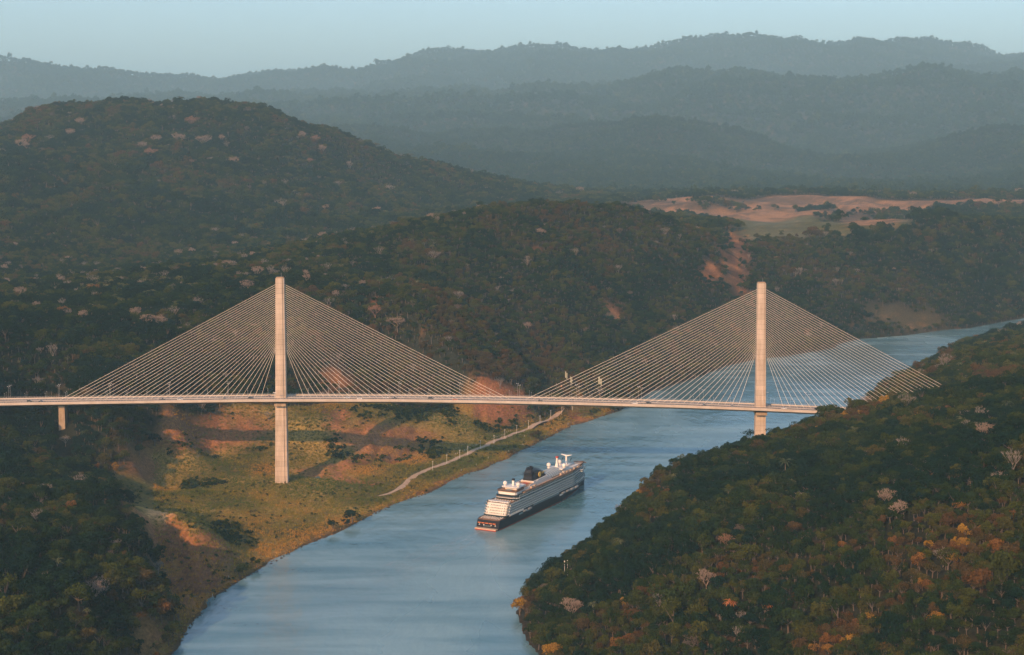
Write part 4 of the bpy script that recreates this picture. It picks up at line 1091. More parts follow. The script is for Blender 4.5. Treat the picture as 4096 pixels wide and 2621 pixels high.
for y in (-4.9, -8.9):
    mb = MB()
    for x in np.arange(-600, 560, 10.0):
        z = float(deck_z(x + 2)); mb.box(x - ox, x + 3.5 - ox, y - .09, y + .09, z + 0.004, z + 0.010)
    o = mb.build('lane_line', M['paint'], bridge)
rl = MB()
for y, z in ((-13.8, 1.0), (11.4, 0.95), (-1.3, .35), (1.3, .35)):
    for x in np.arange(-600, 560, 2.5):
        dz = float(deck_z(x)); rl.box(x - ox - .06, x - ox + .06, y - .05, y + .05, dz + z, dz + z + 1.0)
o = rl.build('railing_posts', M['steel'], bridge); o['kind'] = 'stuff'
for y, z in ((-13.8, 1.9), (11.4, 1.9), (-1.3, 1.3), (1.3, 1.3)):
    strip('handrail', [(y - .07, z), (y + .07, z), (y + .07, z + .12), (y - .07, z + .12)], M['steel'], -600, 560)

def pylon(x0, base, top, wt, wb, mat_='pylon'):
    """tapering hollow tower: broad face with a recessed strip on its right side"""
    mb = MB(); rings = []
    dk = float(deck_z(x0))
    def ring(z, w, d):
        x = x0 - ox
        return [(x - w / 2, -d / 2, z), (x + w * .27, -d / 2, z), (x + w * .27, -d / 2 + .9, z), (x + w * .38, -d / 2 + .9, z), (x + w * .38, -d / 2 + .15, z), (x + w / 2, -d / 2 + .5, z), (x + w / 2, d / 2, z), (x - w / 2, d / 2, z)]
    for z in np.linspace(base, top, 9):
        t = (z - base) / (top - base)
        rings.append(ring(z, wb + (wt - wb) * t ** 0.85, 9.5 - 3.8 * t))
    mb.loft(rings)
    p = mb.build('pylon', M[mat_], bridge)
    cp = MB().box(x0 - ox - wt * .42, x0 - ox + wt * .42, -2.4, 2.4, top, top + .8); cp.build('pylon_cap', M['groove'], p)
    t2 = MB().tube((x0 - ox + 1, 0, top + .8), (x0 - ox + 1, 0, top + 4.5), .09); t2.build('lightning_rod', M['steel'], p)
    cb = MB()                                                      # crosshead under the deck
    w = wb + (wt - wb) * ((dk - base) / (top - base))
    cb.box(x0 - ox - w / 2 - .35, x0 - ox + w / 2 + .35, -8.5, 8.5, dk - 6.4, dk - 3.9); cb.build('bearing_block', M['girder'], p)
    return w
bz0 = hgt(PX[0], BY); bz1 = min(hgt(PX[1], BY), 3.0)
pylon(PX[0], min(bz0, 3.0) - 3, at_y(1125, 1112, BY).z, 7.4, 11.2)
pylon(PX[1], -8, at_y(3041, 1132, BY).z, 7.4, 10.4)
ft = MB().box(PX[0] - ox - 9, PX[0] - ox + 9, -8, 8, bz0 - 4, bz0 - .3); ft.build('footing', M['concrete'], bridge)
ft = MB().box(PX[1] - ox - 9, PX[1] - ox + 9, -8, 8, -9, 3.5); ft.build('footing', M['concrete'], bridge)
# approach piers
for u in (252,):
    x = at_y(u, 1640, BY).x; g = hgt(x, BY); dk = float(deck_z(x)); mb = MB()
    def rg(z, w, d): return [(x - ox - w / 2, -d / 2, z), (x - ox + w / 2, -d / 2, z), (x - ox + w / 2, d / 2, z), (x - ox - w / 2, d / 2, z)]
    mb.loft([rg(g - 4, 5.6, 9), rg(dk - 5.4, 5.3, 9)]); p = mb.build('pier', M['girder'], bridge)
    MB().box(x - ox - 3.0, x - ox + 3.0, -6, 6, dk - 5.4, dk - 3.9).build('pier_cap', M['girder'], p)
for x in (-470.0, -560.0):
    g = hgt(x, BY); dk = float(deck_z(x)); mb = MB()
    mb.box(x - ox - 2.7, x - ox + 2.7, -4.5, 4.5, g - 4, dk - 3.9); mb.build('pier', M['girder'], bridge)
# stay cables: one plane of them, fanned out from each pylon
cyl = MB(); cyl.loft([[(0.125 * math.cos(2 * PI * i / 7), 0.125 * math.sin(2 * PI * i / 7), z) for i in range(7)] for z in (0, 1)])
cable_me = cyl.mesh('stay_cable', M['cable'])
anc_me = MB().box(-.45, .45, -.45, .45, 0, 1.5).mesh('anchor_sleeve', M['steel'])
def cable(a, b):
    d = Vector(b) - Vector(a)
    o = link('stay_cable', cable_me, bridge, a); o.rotation_mode = 'QUATERNION'; o.rotation_quaternion = d.to_track_quat('Z', 'Y'); o.scale = (1, 1, d.length)
    return o
def fan(px, u_in, u_out, side, v_top, v_bot):
    for k in range(32):
        u = u_in + (u_out - u_in) * k / 31.0
        x = at_y(u, 1590, BY).x
        zt = at_y(1125, v_bot + (v_top - v_bot) * k / 31.0, BY).z
        w = 3.75 + 1.0 * (1 - k / 31.0)
        a = (x - ox, 0, float(deck_z(x)) + 0.3); b = (px + side * w - ox, 0, zt)
        c = cable(a, b)
fan(PX[0], 1044, 239, -1, 1138, 1400)
fan(PX[0], 1216, 2038, 1, 1138, 1400)
fan(PX[1], 2954, 2103, -1, 1158, 1421)
fan(PX[1], 3134, 4000, 1, 1158, 1421)

# ------------------------------------------------------------------ lamps on the deck (each a thing)
def lamp_protos():
    out = []
    for h, arm in ((6.2, 1.1), (12.5, 0.0)):
        root = empty('street_lamp', (0, 0, 0))
        p = MB().tube((0, 0, 0), (0, 0, h), .09, .06, 6); p = p.build('post', M['steel'], root)
        if arm: MB().tube((0, 0, h), (0, -arm, h + .35), .07, .05, 5).build('arm', M['steel'], root); MB().box(-.2, .2, -arm - .5, -arm + .15, h + .28, h + .45).build('lamp_head', M['lamp'], root)
        else:
            MB().box(-.9, .9, -.07, .07, h - .1, h + .05).build('arm', M['steel'], root); MB().box(-1.2, -.6, -.25, .25, h + .05, h + .3).build('lamp_head', M['lamp'], root); MB().box(.6, 1.2, -.25, .25, h + .05, h + .3).build('lamp_head', M['lamp'], root)
        out.append((root, [(c, []) for c in col.objects if c.parent == root]))
    return out
LP = lamp_protos(); fresh = [True, True]
def put(i, x, y, label, group):
    root, kids = LP[i]
    if fresh[i]: fresh[i] = False; r = root
    else: r, _ = copy_tree(root, kids)
    label = ' '.join(label.split()[:16]); r.location = (x, y, float(deck_z(x)) + (0.3 if abs(y - BY) < 2 else -.05)); tag(r, label, 'street lamp', group)
def where(x):
    u = to_pixel(x, BY, 75)[0]
    for lim, w in ((240, 'on the left approach before the first cable'), (640, 'at the outer left end of the left fan'), (1000, 'in the inner part of the left fan'), (1110, 'just left of the left pylon'), (1400, 'just right of the left pylon'), (1700, 'mid right fan of the left pylon'), (2030, 'at the outer end of the left pylon fan'), (2110, 'in the gap at midspan'), (2450, 'near the gap in the right pylon fan'), (2800, 'in the left fan of the right pylon'), (3030, 'just left of the right pylon'), (9999, 'right of the right pylon')):
        if u < lim: return w
seq = {}
def nth(key):
    seq[key] = seq.get(key, 0) + 1; return ORD[min(seq[key] - 1, 15)]
sta = [1308 + 81 * k for k in range(-16, 26)]
for u in sta:
    if u < 0 or u > 3330 or abs(u - 1125) < 30 or abs(u - 3041) < 40: continue
    x = at_y(u, 1590, BY).x; w = where(x).replace(' of the left pylon fan', ' of that fan')
    q = nth(('s', w)); put(0, x, BY + 10.9, '%s short lamp on the far edge %s' % (q, w), 'short lamps along the bridge')
    put(0, x + 1.6, BY + 0.4, '%s short lamp on the median %s' % (q, w), 'short lamps along the bridge')
for u in (26, 225, 430, 668, 905, 1350, 1592, 1836, 2070, 2308, 2558, 2805, 3060, 3230):
    x = at_y(u, 1590, BY).x; w = where(x)
    q = nth(('t', w)); put(1, x, BY + 11.1, '%s tall thin lamp mast at the far edge %s' % (q, w), 'tall lamp masts along the bridge')
    put(1, x + 1.8, BY + .5, '%s tall thin lamp mast on the median %s' % (q, w), 'tall lamp masts along the bridge')
# a twin spotlight mast on the near parapet by the left pylon
x = at_y(1099, 1580, BY - 13).x
tm = empty('floodlight_mast', (x, BY - 13.2, float(deck_z(x)))); tag(tm, 'short pale mast with four floodlights on the near parapet left of the left pylon', 'floodlight mast')
MB().tube((0, 0, 0), (0, 0, 7), .14, .12).build('post', M['white_pole'], tm)
MB().box(-1.2, 1.2, -.08, .08, 6.4, 6.6).build('crossbar', M['white_pole'], tm)
for dx, dz in ((-1.1, 6.6), (-.4, 6.6), (.4, 6.6), (1.1, 6.6)): MB().box(dx - .22, dx + .22, -.2, .2, dz, dz + .5).build('floodlight', M['lamp'], tm)

# ------------------------------------------------------------------ cars
CARP = {}
M['tyre'] = mat('tyre_rubber', (0.02, 0.02, 0.02), 0.9); M['glass'] = mat('car_glass', (0.02, 0.025, 0.03), 0.1, spec=0.6)
M['head'] = mat('headlamp', (0.8, 0.8, 0.75), 0.2); M['tail'] = mat('tail_lamp', (0.45, 0.02, 0.015), 0.3)
PAINTS = {'white': mat('car_white', (0.75, 0.75, 0.73), .3), 'black': mat('car_black', (0.02, 0.02, 0.022), .25), 'dark blue': mat('car_blue', (0.02, 0.03, 0.06), .3), 'orange': mat('car_orange', (0.45, 0.12, 0.03), .35), 'maroon': mat('car_maroon', (0.12, 0.02, 0.02), .3), 'grey': mat('car_grey', (0.16, 0.16, 0.16), .35), 'silver': mat('car_silver', (0.42, 0.42, 0.42), .3, metal=.4)}
def side(prof, w, z0=0):  # outline in x,z pulled across the width, narrowed at the top
    mb = MB(); n = len(prof); zm = max(z for x, z in prof)
    vs = [(x, -w / 2 * (1 - .13 * max(0, z - .8) / .9), z) for x, z in prof] + [(x, w / 2 * (1 - .13 * max(0, z - .8) / .9), z) for x, z in prof]
    fs = [tuple(range(n)), tuple(range(2 * n - 1, n - 1, -1))] + [(i, n + i, n + (i + 1) % n, (i + 1) % n) for i in range(n)]
    return mb.add(vs, fs)
BODY = {
 'saloon': ([(-2.25, .35), (2.25, .35), (2.3, .7), (2.1, .88), (1.05, .98), (-1.35, 1.0), (-2.2, .95), (-2.3, .65)], [(1.0, .97), (.35, 1.42), (-.75, 1.44), (-1.5, .99)]),
 'suv': ([(-2.3, .4), (2.3, .4), (2.38, .8), (2.2, 1.05), (1.15, 1.12), (-2.3, 1.15), (-2.38, .8)], [(1.1, 1.1), (.55, 1.66), (-2.0, 1.72), (-2.28, 1.12)]),
 'pickup': ([(-2.7, .45), (2.5, .45), (2.55, .85), (2.35, 1.08), (1.2, 1.14), (-.6, 1.14), (-.6, 1.05), (-2.7, 1.05)], [(1.1, 1.12), (.5, 1.68), (-.35, 1.7), (-.6, 1.12)]),
 'van': ([(-2.5, .4), (2.5, .4), (2.6, .9), (2.0, 1.3), (1.6, 2.0), (-2.45, 2.05), (-2.5, 1.0)], [(1.95, 1.32), (1.62, 1.92), (.7, 1.94), (.7, 1.35)])}
wheel_me = MB(); wheel_me.loft([[(.34 * math.cos(2 * PI * i / 12), y, .34 * math.sin(2 * PI * i / 12)) for i in range(12)] for y in (-.12, .12)]); wheel_me = wheel_me.mesh('wheel', M['tyre'])
def car(kind, paint, x, yo, d, label):
    z = float(deck_z(x)) + .005
    root = empty('car' if kind != 'truck' else 'truck', (x, BY + yo, z), 0 if d > 0 else PI)
    b, g = BODY[kind]
    side(b, 1.85).build('body', PAINTS[paint], root)
    gl = side(g, 1.72); gl.build('cabin_windows', M['glass'], root)
    rf = [p for p in g if p[1] > 1.35]; xr = [p[0] for p in rf]; zr = max(p[1] for p in rf)
    MB().box(min(xr), max(xr), -.72, .72, zr, zr + .05).build('roof', PAINTS[paint], root)
    for wx_ in (-1.42, 1.42):
        for wy_ in (-.86, .86): link('wheel', wheel_me, root, (wx_, wy_, .34))
    fx = max(p[0] for p in b); bx = min(p[0] for p in b)
    for s in (-.65, .65): MB().box(fx - .1, fx + .02, s - .2, s + .2, .62, .78).build('headlight', M['head'], root); MB().box(bx - .02, bx + .1, s - .2, s + .2, .7, .86).build('taillight', M['tail'], root)
    tag(root, label, 'car' if kind not in ('pickup', 'van') else ('pickup truck' if kind == 'pickup' else 'van'), 'vehicles crossing the bridge')
CARS = [(15, 'saloon', 'grey', -11, 'grey car at the left edge on the near lane'), (118, 'suv', 'black', -7.2, 'black car on the left approach before the pier'), (165, 'saloon', 'dark blue', -7, 'dark car just left of the approach pier'),
 (622, 'saloon', 'maroon', -11, 'maroon car under the left fan, in front of the black van'), (650, 'pickup', 'black', -7.4, 'black pickup with a light bed under the left fan'), (720, 'suv', 'white', -6.8, 'white car under the left fan halfway to the left pylon'), (900, 'saloon', 'grey', -7, 'small grey car between the white car and the left pylon'), (1003, 'suv', 'black', -5, 'dark car with open tailgate shade left of the left pylon'), (1075, 'saloon', 'maroon', 4, 'dark car on the far carriageway beside the left pylon'),
 (1388, 'saloon', 'white', -5, 'white car first to the right of the left pylon'), (1438, 'saloon', 'white', -9.5, 'small white car right behind the first white one'), (1544, 'saloon', 'white', -4.6, 'long white car right of two small white ones'), (1578, 'pickup', 'black', -7.2, 'black pickup beside the long white car'), (1723, 'suv', 'black', -5.4, 'large black off-road car under the right fan of the left pylon'), (1820, 'saloon', 'orange', -9, 'orange car right of the large black one'), (1952, 'saloon', 'maroon', -11, 'maroon car near midspan'),
 (2161, 'saloon', 'black', -7, 'black car alone right of midspan'), (2541, 'suv', 'white', -8.5, 'white car followed by a black one under the right fans'), (2595, 'suv', 'black', -5.2, 'black car ahead of the white one under the right fans'), (2818, 'saloon', 'black', -7, 'dark car left of the right pylon'), (2930, 'saloon', 'grey', -7.2, 'grey car close to the left of the right pylon'),
 (3075, 'suv', 'dark blue', 4, 'dark car on the far carriageway right of the right pylon'), (3137, 'saloon', 'white', -7, 'white car right of the right pylon'), (3270, 'van', 'black', -4.6, 'black van near the trees at the right end of the deck')]
CARS[7] = CARS[7][:4] + ('dark car close to the left of the left pylon',)
for u, kd, pc, yo, lb in CARS:
    car(kd, pc, at_y(u, 1595, BY + yo).x, yo, 1 if yo < 0 else -1, lb)
# ------------------------------------------------------------------ the cruise ship
A = at_z(1947, 2120, 0); B_ = at_z(2337, 1892, 10.5); B_.z = 0
axis = (B_ - A); LEN = axis.length
ship = empty('cruise_ship', (A.x, A.y, 0), math.atan2(axis.y, axis.x))
tag(ship, 'cruise ship with navy hull and white decks sailing under way in the canal', 'ship')
KX, KY, KZ = LEN / 248.0, 0.66, 0.645
M['navy'] = mat('navy_hull', (0.009, 0.010, 0.018), 0.5, noise=0.3, scale=0.3, spec=0.15)
M['red'] = mat('red_boot_paint', (0.42, 0.05, 0.025), 0.5)
M['tan'] = mat('tan_platform', (0.55, 0.40, 0.28), 0.7)
M['teak'] = mat('teak_deck', (0.42, 0.24, 0.14), 0.8, noise=0.25, scale=0.5)
M['ship_white'] = mat('ship_white', (0.72, 0.69, 0.63), 0.4)
M['ship_glass'] = mat('ship_glass', (0.015, 0.028, 0.036), 0.25, spec=0.35)
M['rail_glass'] = mat('rail_glass', (0.22, 0.30, 0.32), 0.2, spec=0.6)
M['balcony_glass'] = mat('balcony_glass', (0.07, 0.11, 0.125), 0.25, spec=0.4)
M['lifeboat'] = mat('lifeboat_grey', (0.30, 0.30, 0.29), 0.5)
M['dark_rail'] = mat('dark_rail', (0.10, 0.06, 0.045), 0.5)
M['funnel'] = mat('funnel_black', (0.012, 0.013, 0.018), 0.4)
M['gold'] = mat('gold_paint', (0.90, 0.58, 0.12), 0.4)
M['pool'] = mat('pool_water', (0.12, 0.42, 0.50), 0.1)
M['orange'] = mat('lifeboat_orange', (0.55, 0.16, 0.05), 0.5)
def S(v): return [(x * KX, -y * KY, z * KZ) for x, y, z in v]     # +y is the starboard side
class SB(MB):
    def part(s, name, m, parent=ship, smooth=False):
        s.v = S(s.v); s.f = [tuple(reversed(f)) for f in s.f]
        return s.build(name, M[m], parent, smooth)
def halfb(x, z):
    """half breadth of the hull at a station"""
    top = 16.0 * min(1, (max(0.0, (248 - x)) / 62.0)) ** 0.62 if x > 186 else 16.0
    wl_end = 232.0
    wl = 16.0 * max(0.0, min(1, (wl_end - x) / 75.0)) ** 0.8 if x > 157 else 16.0
    t = min(1, max(0, z / 12.0)); b = wl + (top - wl) * t ** 1.2
    if x < 12: b = 15.0 + (b - 15.0) * x / 12
    return max(b, 0.12)
def sheer(x): return 11.5 + max(0, (x - 175) / 73.0) ** 1.6 * 5.5
hull = SB(); rings = []
for x in [0, 3, 8, 16, 40, 80, 120, 157, 175, 190, 202, 213, 222, 230, 237, 243, 247.5]:
    zt = sheer(x); ring = []
    for z in (-3, 0.8, 4, 8, zt): ring.append((x + (min(0, 0) if x > 10 else (z + 3) * 0.28 * (1 - x / 10)), halfb(x, z), z))
    for z in (zt, 8, 4, 0.8, -3): ring.append((x + (0 if x > 10 else (z + 3) * 0.28 * (1 - x / 10)), -halfb(x, z), z))
    rings.append(ring)
hull.loft(rings); hp = hull.part('hull', 'navy')
bs = SB()
for s in (1, -1):
    vs, fs = [], []
    for x in range(2, 232, 6): vs += [(x, s * (halfb(x, .9) + .06), .55), (x, s * (halfb(x, 1.2) + .06), 1.15)]
    n = len(vs) // 2
    for i in range(n - 1): fs += [(2 * i, 2 * i + 2, 2 * i + 3, 2 * i + 1), (2 * i, 2 * i + 1, 2 * i + 3, 2 * i + 2)]
    bs.add(vs, fs[::2] if s > 0 else fs[1::2])
bs.part('waterline_stripe', 'red')
SB().box(-3.6, 1.2, -14.2, 14.2, 1.2, 2.2).part('stern_platform', 'tan')
SB().box(-3.4, 1.0, -14.0, 14.0, 0.2, 1.19).part('stern_platform_edge', 'red')
# mooring ports and lamps across the stern, ports along the side
tp = SB()
for y in (-11, -6, -1, 4, 9): tp.box(1.3, 2.1, y - 1.9, y + 1.9, 7.2, 8.3)
tp.part('mooring_port', 'orange')
tl = SB()
for y in (-10.5, -4.5, 5.5, 11): tl.box(.6, 1.4, y - .5, y + .5, 5.2, 6.4)
tl.part('stern_lamp', 'ship_white')
def words_on(txt, size, loc, rot, m, name, parent=ship):
    cu = bpy.data.curves.new(name, 'FONT'); cu.body = txt; cu.size = size; cu.extrude = 0.03; cu.align_x = 'CENTER'; cu.align_y = 'CENTER'; cu.shear = 0.25 if m == 'gold' else 0
    cu.materials.append(M[m]); o = bpy.data.objects.new(name, cu); col.objects.link(o); o.parent = parent; o.location = loc; o.rotation_euler = rot; return o
words_on('EXPLORA', 1.6, (.95 * KX, 0, 4.4 * KZ), (rad(90), 0, rad(-90)), 'rail_glass', 'stern_name')
words_on('EXPLORA', 1.3, (226 * KX, -12.6 * KY, 13.2 * KZ), (rad(90), 0, rad(21)), 'ship_white', 'bow_name')
# --- superstructure outline at a height: rounded at the ends
def outline(x0, x1, hb, r=5.0, bow=False):
    pts = [(x0, -hb + r)] + [(x0 + r * .3, -hb + r * .3), (x0 + r, -hb)]
    if bow:
        for x in np.linspace(186, x1, 9): pts.append((x, -min(hb, halfb(x, 14) - .3)))
        for x in np.linspace(x1, 186, 9): pts.append((x, min(hb, halfb(x, 14) - .3)))
    else: pts += [(x1 - r, -hb), (x1 - r * .3, -hb + r * .3), (x1, -hb + r), (x1, hb - r), (x1 - r * .3, hb - r * .3), (x1 - r, hb)]
    pts += [(x0 + r, hb), (x0 + r * .3, hb - r * .3), (x0, hb - r)]
    return pts
def deckplate(x0, x1, hb, z, th, m='ship_white', name='deck', r=5.0, bow=False, parent=ship):
    return SB().prism(outline(x0, x1, hb, r, bow), z, z + th).part(name, m, parent)
# promenade level with lifeboats, dark recess
deckplate(17, 243, 15.2, 11.0, 3.2, 'ship_glass', 'promenade_wall', 3, True)
# main aft deck of teak
deckplate(3.5, 24, 14.6, 11.5, .25, 'teak', 'aft_terrace', 3)
SIDE = [(14.2, 18.0, 238), (17.2, 19.2, 239), (20.2, 20.4, 239), (23.2, 21.6, 238), (26.2, 24, 236), (29.4, 44, 233)]
for k, (z, xa, xb) in enumerate(SIDE):
    d = deckplate(xa, xb, 15.9, z, .75, 'ship_white', 'deck', 5, True)
    top = SIDE[k + 1][0] if k < 5 else 33.0
    g = k >= 4
    deckplate(xa + 2.6 if not g else (xa + 20.5 if k == 4 else xa + .8), xb - 1.2, 14.2 if not g else 15.3, z + .76, top - z - .78, 'ship_glass' if True else '', 'window_wall', 4, True)
    if not g:
        # balcony fronts, dividers and small white chairs on every balcony
        for s in (1,):
            dv = SB(); ft_ = SB(); cv = SB()
            for x in np.arange(xa + 7, xb - 9, 3.4):
                hb = min(15.9, halfb(x, 14) - .3)
                for s in (1, -1): dv.box(x - .16, x + .16, s * hb - (1.7 if s > 0 else 0), s * hb + (1.7 if s < 0 else 0) , z + .77, top - .02)
                for s in (1, -1):
                    y = s * (hb - .05); ft_.box(x + .3, x + 3.1, y - .06, y + .06, z + .78, z + 1.6)
                for s in (1, -1):
                    y = s * (hb - 1.0); cv.box(x + 1.2, x + 2.2, y - .4, y + .4, z + .6, z + 1.6)
            o = dv.part('balcony_divider', 'ship_white'); o['kind'] = 'stuff'
            o = ft_.part('balcony_rail', 'balcony_glass'); o['kind'] = 'stuff'
            o = cv.part('balcony_chairs', 'ship_white'); o['kind'] = 'stuff'
    # rounded white band across the stern with windows
    if k < 5:
        w = SB().prism(outline(xa + 1.6, xa + 8, 14.6, 4), z + .77, top - .03).part('stern_wall', 'ship_white')
        wn_ = SB()
        for y in [-11, -7.2, -5, -3, -1, 1, 3, 5.2, 8, 11][k % 2:]: wn_.box(xa + 1.45, xa + 1.75, y - .45, y + .45, z + 1.0, z + 2.5)
        o = wn_.part('stern_window', 'ship_glass', w)
        SB().prism(outline(xa - .2, xa + 6, 15.9, 4.5), z + .57, z + 1.35).part('stern_parapet', 'ship_white')
# glass rows near the top have white mullions
mu = SB()
for z, t in ((26.75, 29.4), (29.95, 33.0)):
    for x in np.arange(50, 228, 3.2):
        hb = min(15.9, halfb(x, 14) - .3)
        for s in (1, -1): mu.box(x - .08, x + .08, s * hb - .5, s * hb + .1, z, t)
o = mu.part('mullions', 'rail_glass'); o['kind'] = 'stuff'
# lifeboats in the promenade recess
def boat_mesh():
    b = SB(); rr = []
    for x, w, h in ((-5, .3, .5), (-4, 1.4, 1.0), (0, 1.8, 1.15), (4, 1.4, 1.0), (5, .3, .5)):
        rr.append([(x, w * math.cos(a), 1.4 + h * 1.25 * math.sin(a)) for a in [2 * PI * i / 10 for i in range(10)]])
    b.loft(rr); b.v = S(b.v); b.f = [tuple(reversed(f)) for f in b.f]; return b.mesh('lifeboat', M['lifeboat'], True)
bm_ = boat_mesh()
for s in (1, -1):
    for x in (62, 74, 160, 172, 184, 196):
        link('lifeboat', bm_, ship, (x * KX, -s * 15.6 * KY, 9.2 * KZ))
pr = SB()
for x in np.arange(26, 58, 2.6): pr.box(x, x + 1.5, 15.4, 16.3, 12.2, 14.0); pr.box(x, x + 1.5, -16.3, -15.4, 12.2, 14.0)
for x in np.arange(200, 236, 2.6):
    hb = halfb(x, 13); pr.box(x, x + 1.5, hb - .7, hb + .15, 14.4, 15.9); pr.box(x, x + 1.5, -hb - .15, -hb + .7, 14.4, 15.9)
o = pr.part('round_balconies', 'ship_white'); o['kind'] = 'stuff'
pc = SB()
for x in np.arange(84, 150, 1.5): pc.box(x, x + .5, 15.2, 15.9, 11.4, 14.1); pc.box(x, x + .5, -15.9, -15.2, 11.4, 14.1)
o = pc.part('promenade_columns', 'rail_glass'); o['kind'] = 'stuff'
for x in (48, 66, 178, 190, 150):
    for s in (1, -1): SB().box(x, x + 9, s * 16.02 - .1, s * 16.02 + .1, 8.4, 10.6).part('hull_opening', 'rail_glass' if x != 150 else 'ship_white')
# railings: posts and panels round the open decks
def rail(xa, xb, hb, z, h=1.3, m='dark_rail', bow=False, step=1.6, front=True, aft=True):
    r_ = SB()
    for x in np.arange(xa + 2, xb - 1, step):
        y = min(hb, halfb(x, 14) - .4) if bow else hb
        for s in (1, -1): r_.box(x, x + step * .62, s * y - .08, s * y + .08, z, z + h)
    if aft:
        for y in np.arange(-hb + 1.5, hb - 1.5, step): r_.box(xa - .1, xa + .1, y, y + step * .62, z, z + h)
    if front and not bow:
        for y in np.arange(-hb + 1.5, hb - 1.5, step): r_.box(xb - .1, xb + .1, y, y + step * .62, z, z + h)
    o = r_.part('railing', m); o['kind'] = 'stuff'
rail(4, 19, 14.4, 11.75, 1.2, front=False)
# aft pool terrace at z 26.8
deckplate(24.2, 44, 15.2, 26.76, .22, 'teak', 'pool_deck', 4)
rail(24.2, 46, 15.3, 26.98, 1.5, front=False)
SB().box(31, 38, -4, 4, 26.99, 27.5).part('pool_surround', 'ship_white')
SB().box(31.6, 37.4, -3.4, 3.4, 27.51, 27.6).part('pool', 'pool')
# things of the sunbathing decks: loungers as rows
def loungers(spots, z, name='deck_loungers', m='tan'):
    l_ = SB()
    for x, y in spots: l_.box(x, x + 2, y - .38, y + .38, z + .25, z + .45); l_.box(x + 1.6, x + 2.3, y - .38, y + .38, z + .45, z + .95)
    o = l_.part(name, m); o['kind'] = 'stuff'
rr_ = random.Random(5)
loungers([(6 + 3 * (i // 8) + rr_.uniform(-.5, .5), -12 + 3.4 * (i % 8) + rr_.uniform(-.4, .4)) for i in range(32)], 11.75, m='ship_white')
loungers([(26.5 + 3 * (i // 8), -12 + 3.4 * (i % 8)) for i in range(16)], 26.98)
loungers([(39 + rr_.uniform(-.5, .5), -12 + 3.4 * i) for i in range(8)], 26.98, m='ship_white')
# terraces stepping up to the top deck
deckplate(41, 62, 13.6, 30.0, .6, 'ship_white', 'terrace', 4); rail(41, 58, 13.2, 30.6, 1.2, front=False)
deckplate(45, 64, 12.6, 33.4, 3.4, 'ship_white', 'aft_lounge', 4)
deckplate(44.5, 66, 13.0, 36.8, .4, 'teak', 'lounge_roof_deck', 4); rail(44.5, 66, 12.8, 37.2, 2.2)
SB().box(48, 55, -3.6, 3.6, 37.21, 37.8).part('skylight', 'rail_glass')
deckplate(52, 68, 11.6, 40.2, 1.0, 'ship_white', 'antenna_platform', 3)
SB().box(56, 66, -8, 8, 37.2, 40.19).part('platform_house', 'ship_white')
def dome(x, y, z, r, parent=ship):
    b = SB(); b.ball((0, 0, 0), 1.0, 14, 9)
    b.v = [((x + p[0] * r / KX * .66), (y + p[1] * r / KY * .66), (z + r * .95 + p[2] * r)) for p in b.v]; return b.part('radar_dome', 'ship_white', parent, True)
for y in (-9, 9):
    dome(58, y, 41.6, 2.7); SB().box(57.2, 58.8, y - 1, y + 1, 41.2, 42.2).part('dome_foot', 'ship_white')
SB().box(61, 63.4, -1.3, 1.3, 41.2, 47.5).part('small_stack', 'ship_white'); SB().box(60.9, 63.5, -1.5, 1.5, 47.5, 50).part('stack_cap', 'funnel')
# top deck
deckplate(62, 241, 15.6, 33.1, .5, 'teak', 'top_deck', 3, True)
rail(62, 242, 15.5, 33.6, 1.35, bow=True, aft=False, m='dark_rail')
rl2 = SB()
for y in np.arange(-9, 9, 1.6): rl2.box(238.5 - abs(y) * .45, 239 - abs(y) * .45, y, y + 1.0, 33.6, 35.2)
o = rl2.part('bow_screen', 'dark_rail'); o['kind'] = 'stuff'
loungers([(70 + 3.2 * i, s * (12.6 + rr_.uniform(-.3, .3))) for i in range(46) for s in (1, -1)], 33.6)
cb_ = SB()
for x in (84, 92, 160, 168, 176, 186, 196, 206):
    for s in (1, -1): cb_.box(x, x + 5.4, s * 11.2 - 1.5, s * 11.2 + 1.5, 33.62, 36.0)
o = cb_.part('cabana', 'tan'); 
# midships sports deck house, side screens, funnel
SB().box(66, 96, -10, 10, 33.6, 37.0).part('deck_house', 'ship_white'); SB().box(66.4, 95.6, -9.6, 9.6, 37.01, 37.25).part('house_roof_deck', 'teak')
SB().box(70, 80, -7, 7, 37.26, 39.6).part('sun_screen', 'ship_white')
SB().box(84, 95, -4, 4, 37.26, 37.5).part('sports_court', 'red')
for s in (1, -1):
    w = SB(); w.add([(78, s * 10.4, 33.7), (140, s * 10.4, 33.7), (134, s * 10.4, 38.5), (84, s * 10.4, 38.5), (78, s * 10.9, 33.7), (140, s * 10.9, 33.7), (134, s * 10.9, 38.5), (84, s * 10.9, 38.5)], [(0, 1, 2, 3), (7, 6, 5, 4), (0, 4, 5, 1), (1, 5, 6, 2), (2, 6, 7, 3), (3, 7, 4, 0)]); w.part('side_screen', 'ship_white')
SB().box(96, 131, -9, 9, 33.6, 39.5).part('funnel_base', 'ship_white')
sl_ = SB()
for y in np.arange(-8, 8, .9): sl_.box(95.8, 95.98, y, y + .4, 34.2, 39.0)
sl_.part('louvres', 'teak')
fn = SB(); fr = []
for z, xa, xb, w in ((39.5, 96.5, 139, 7.6), (44, 97, 134, 6.9), (48, 97.5, 127, 6.2), (51, 98, 119, 5.6), (53, 99, 112, 5.0)):
    fr.append([(xa, -w * .8, z), (xa + 2, -w, z), (xb - 7, -w * .8, z), (xb, -w * .2, z), (xb, w * .2, z), (xb - 7, w * .8, z), (xa + 2, w, z), (xa, w * .8, z)])
fn.loft(fr); fo = fn.part('funnel', 'funnel')
bnd = SB()
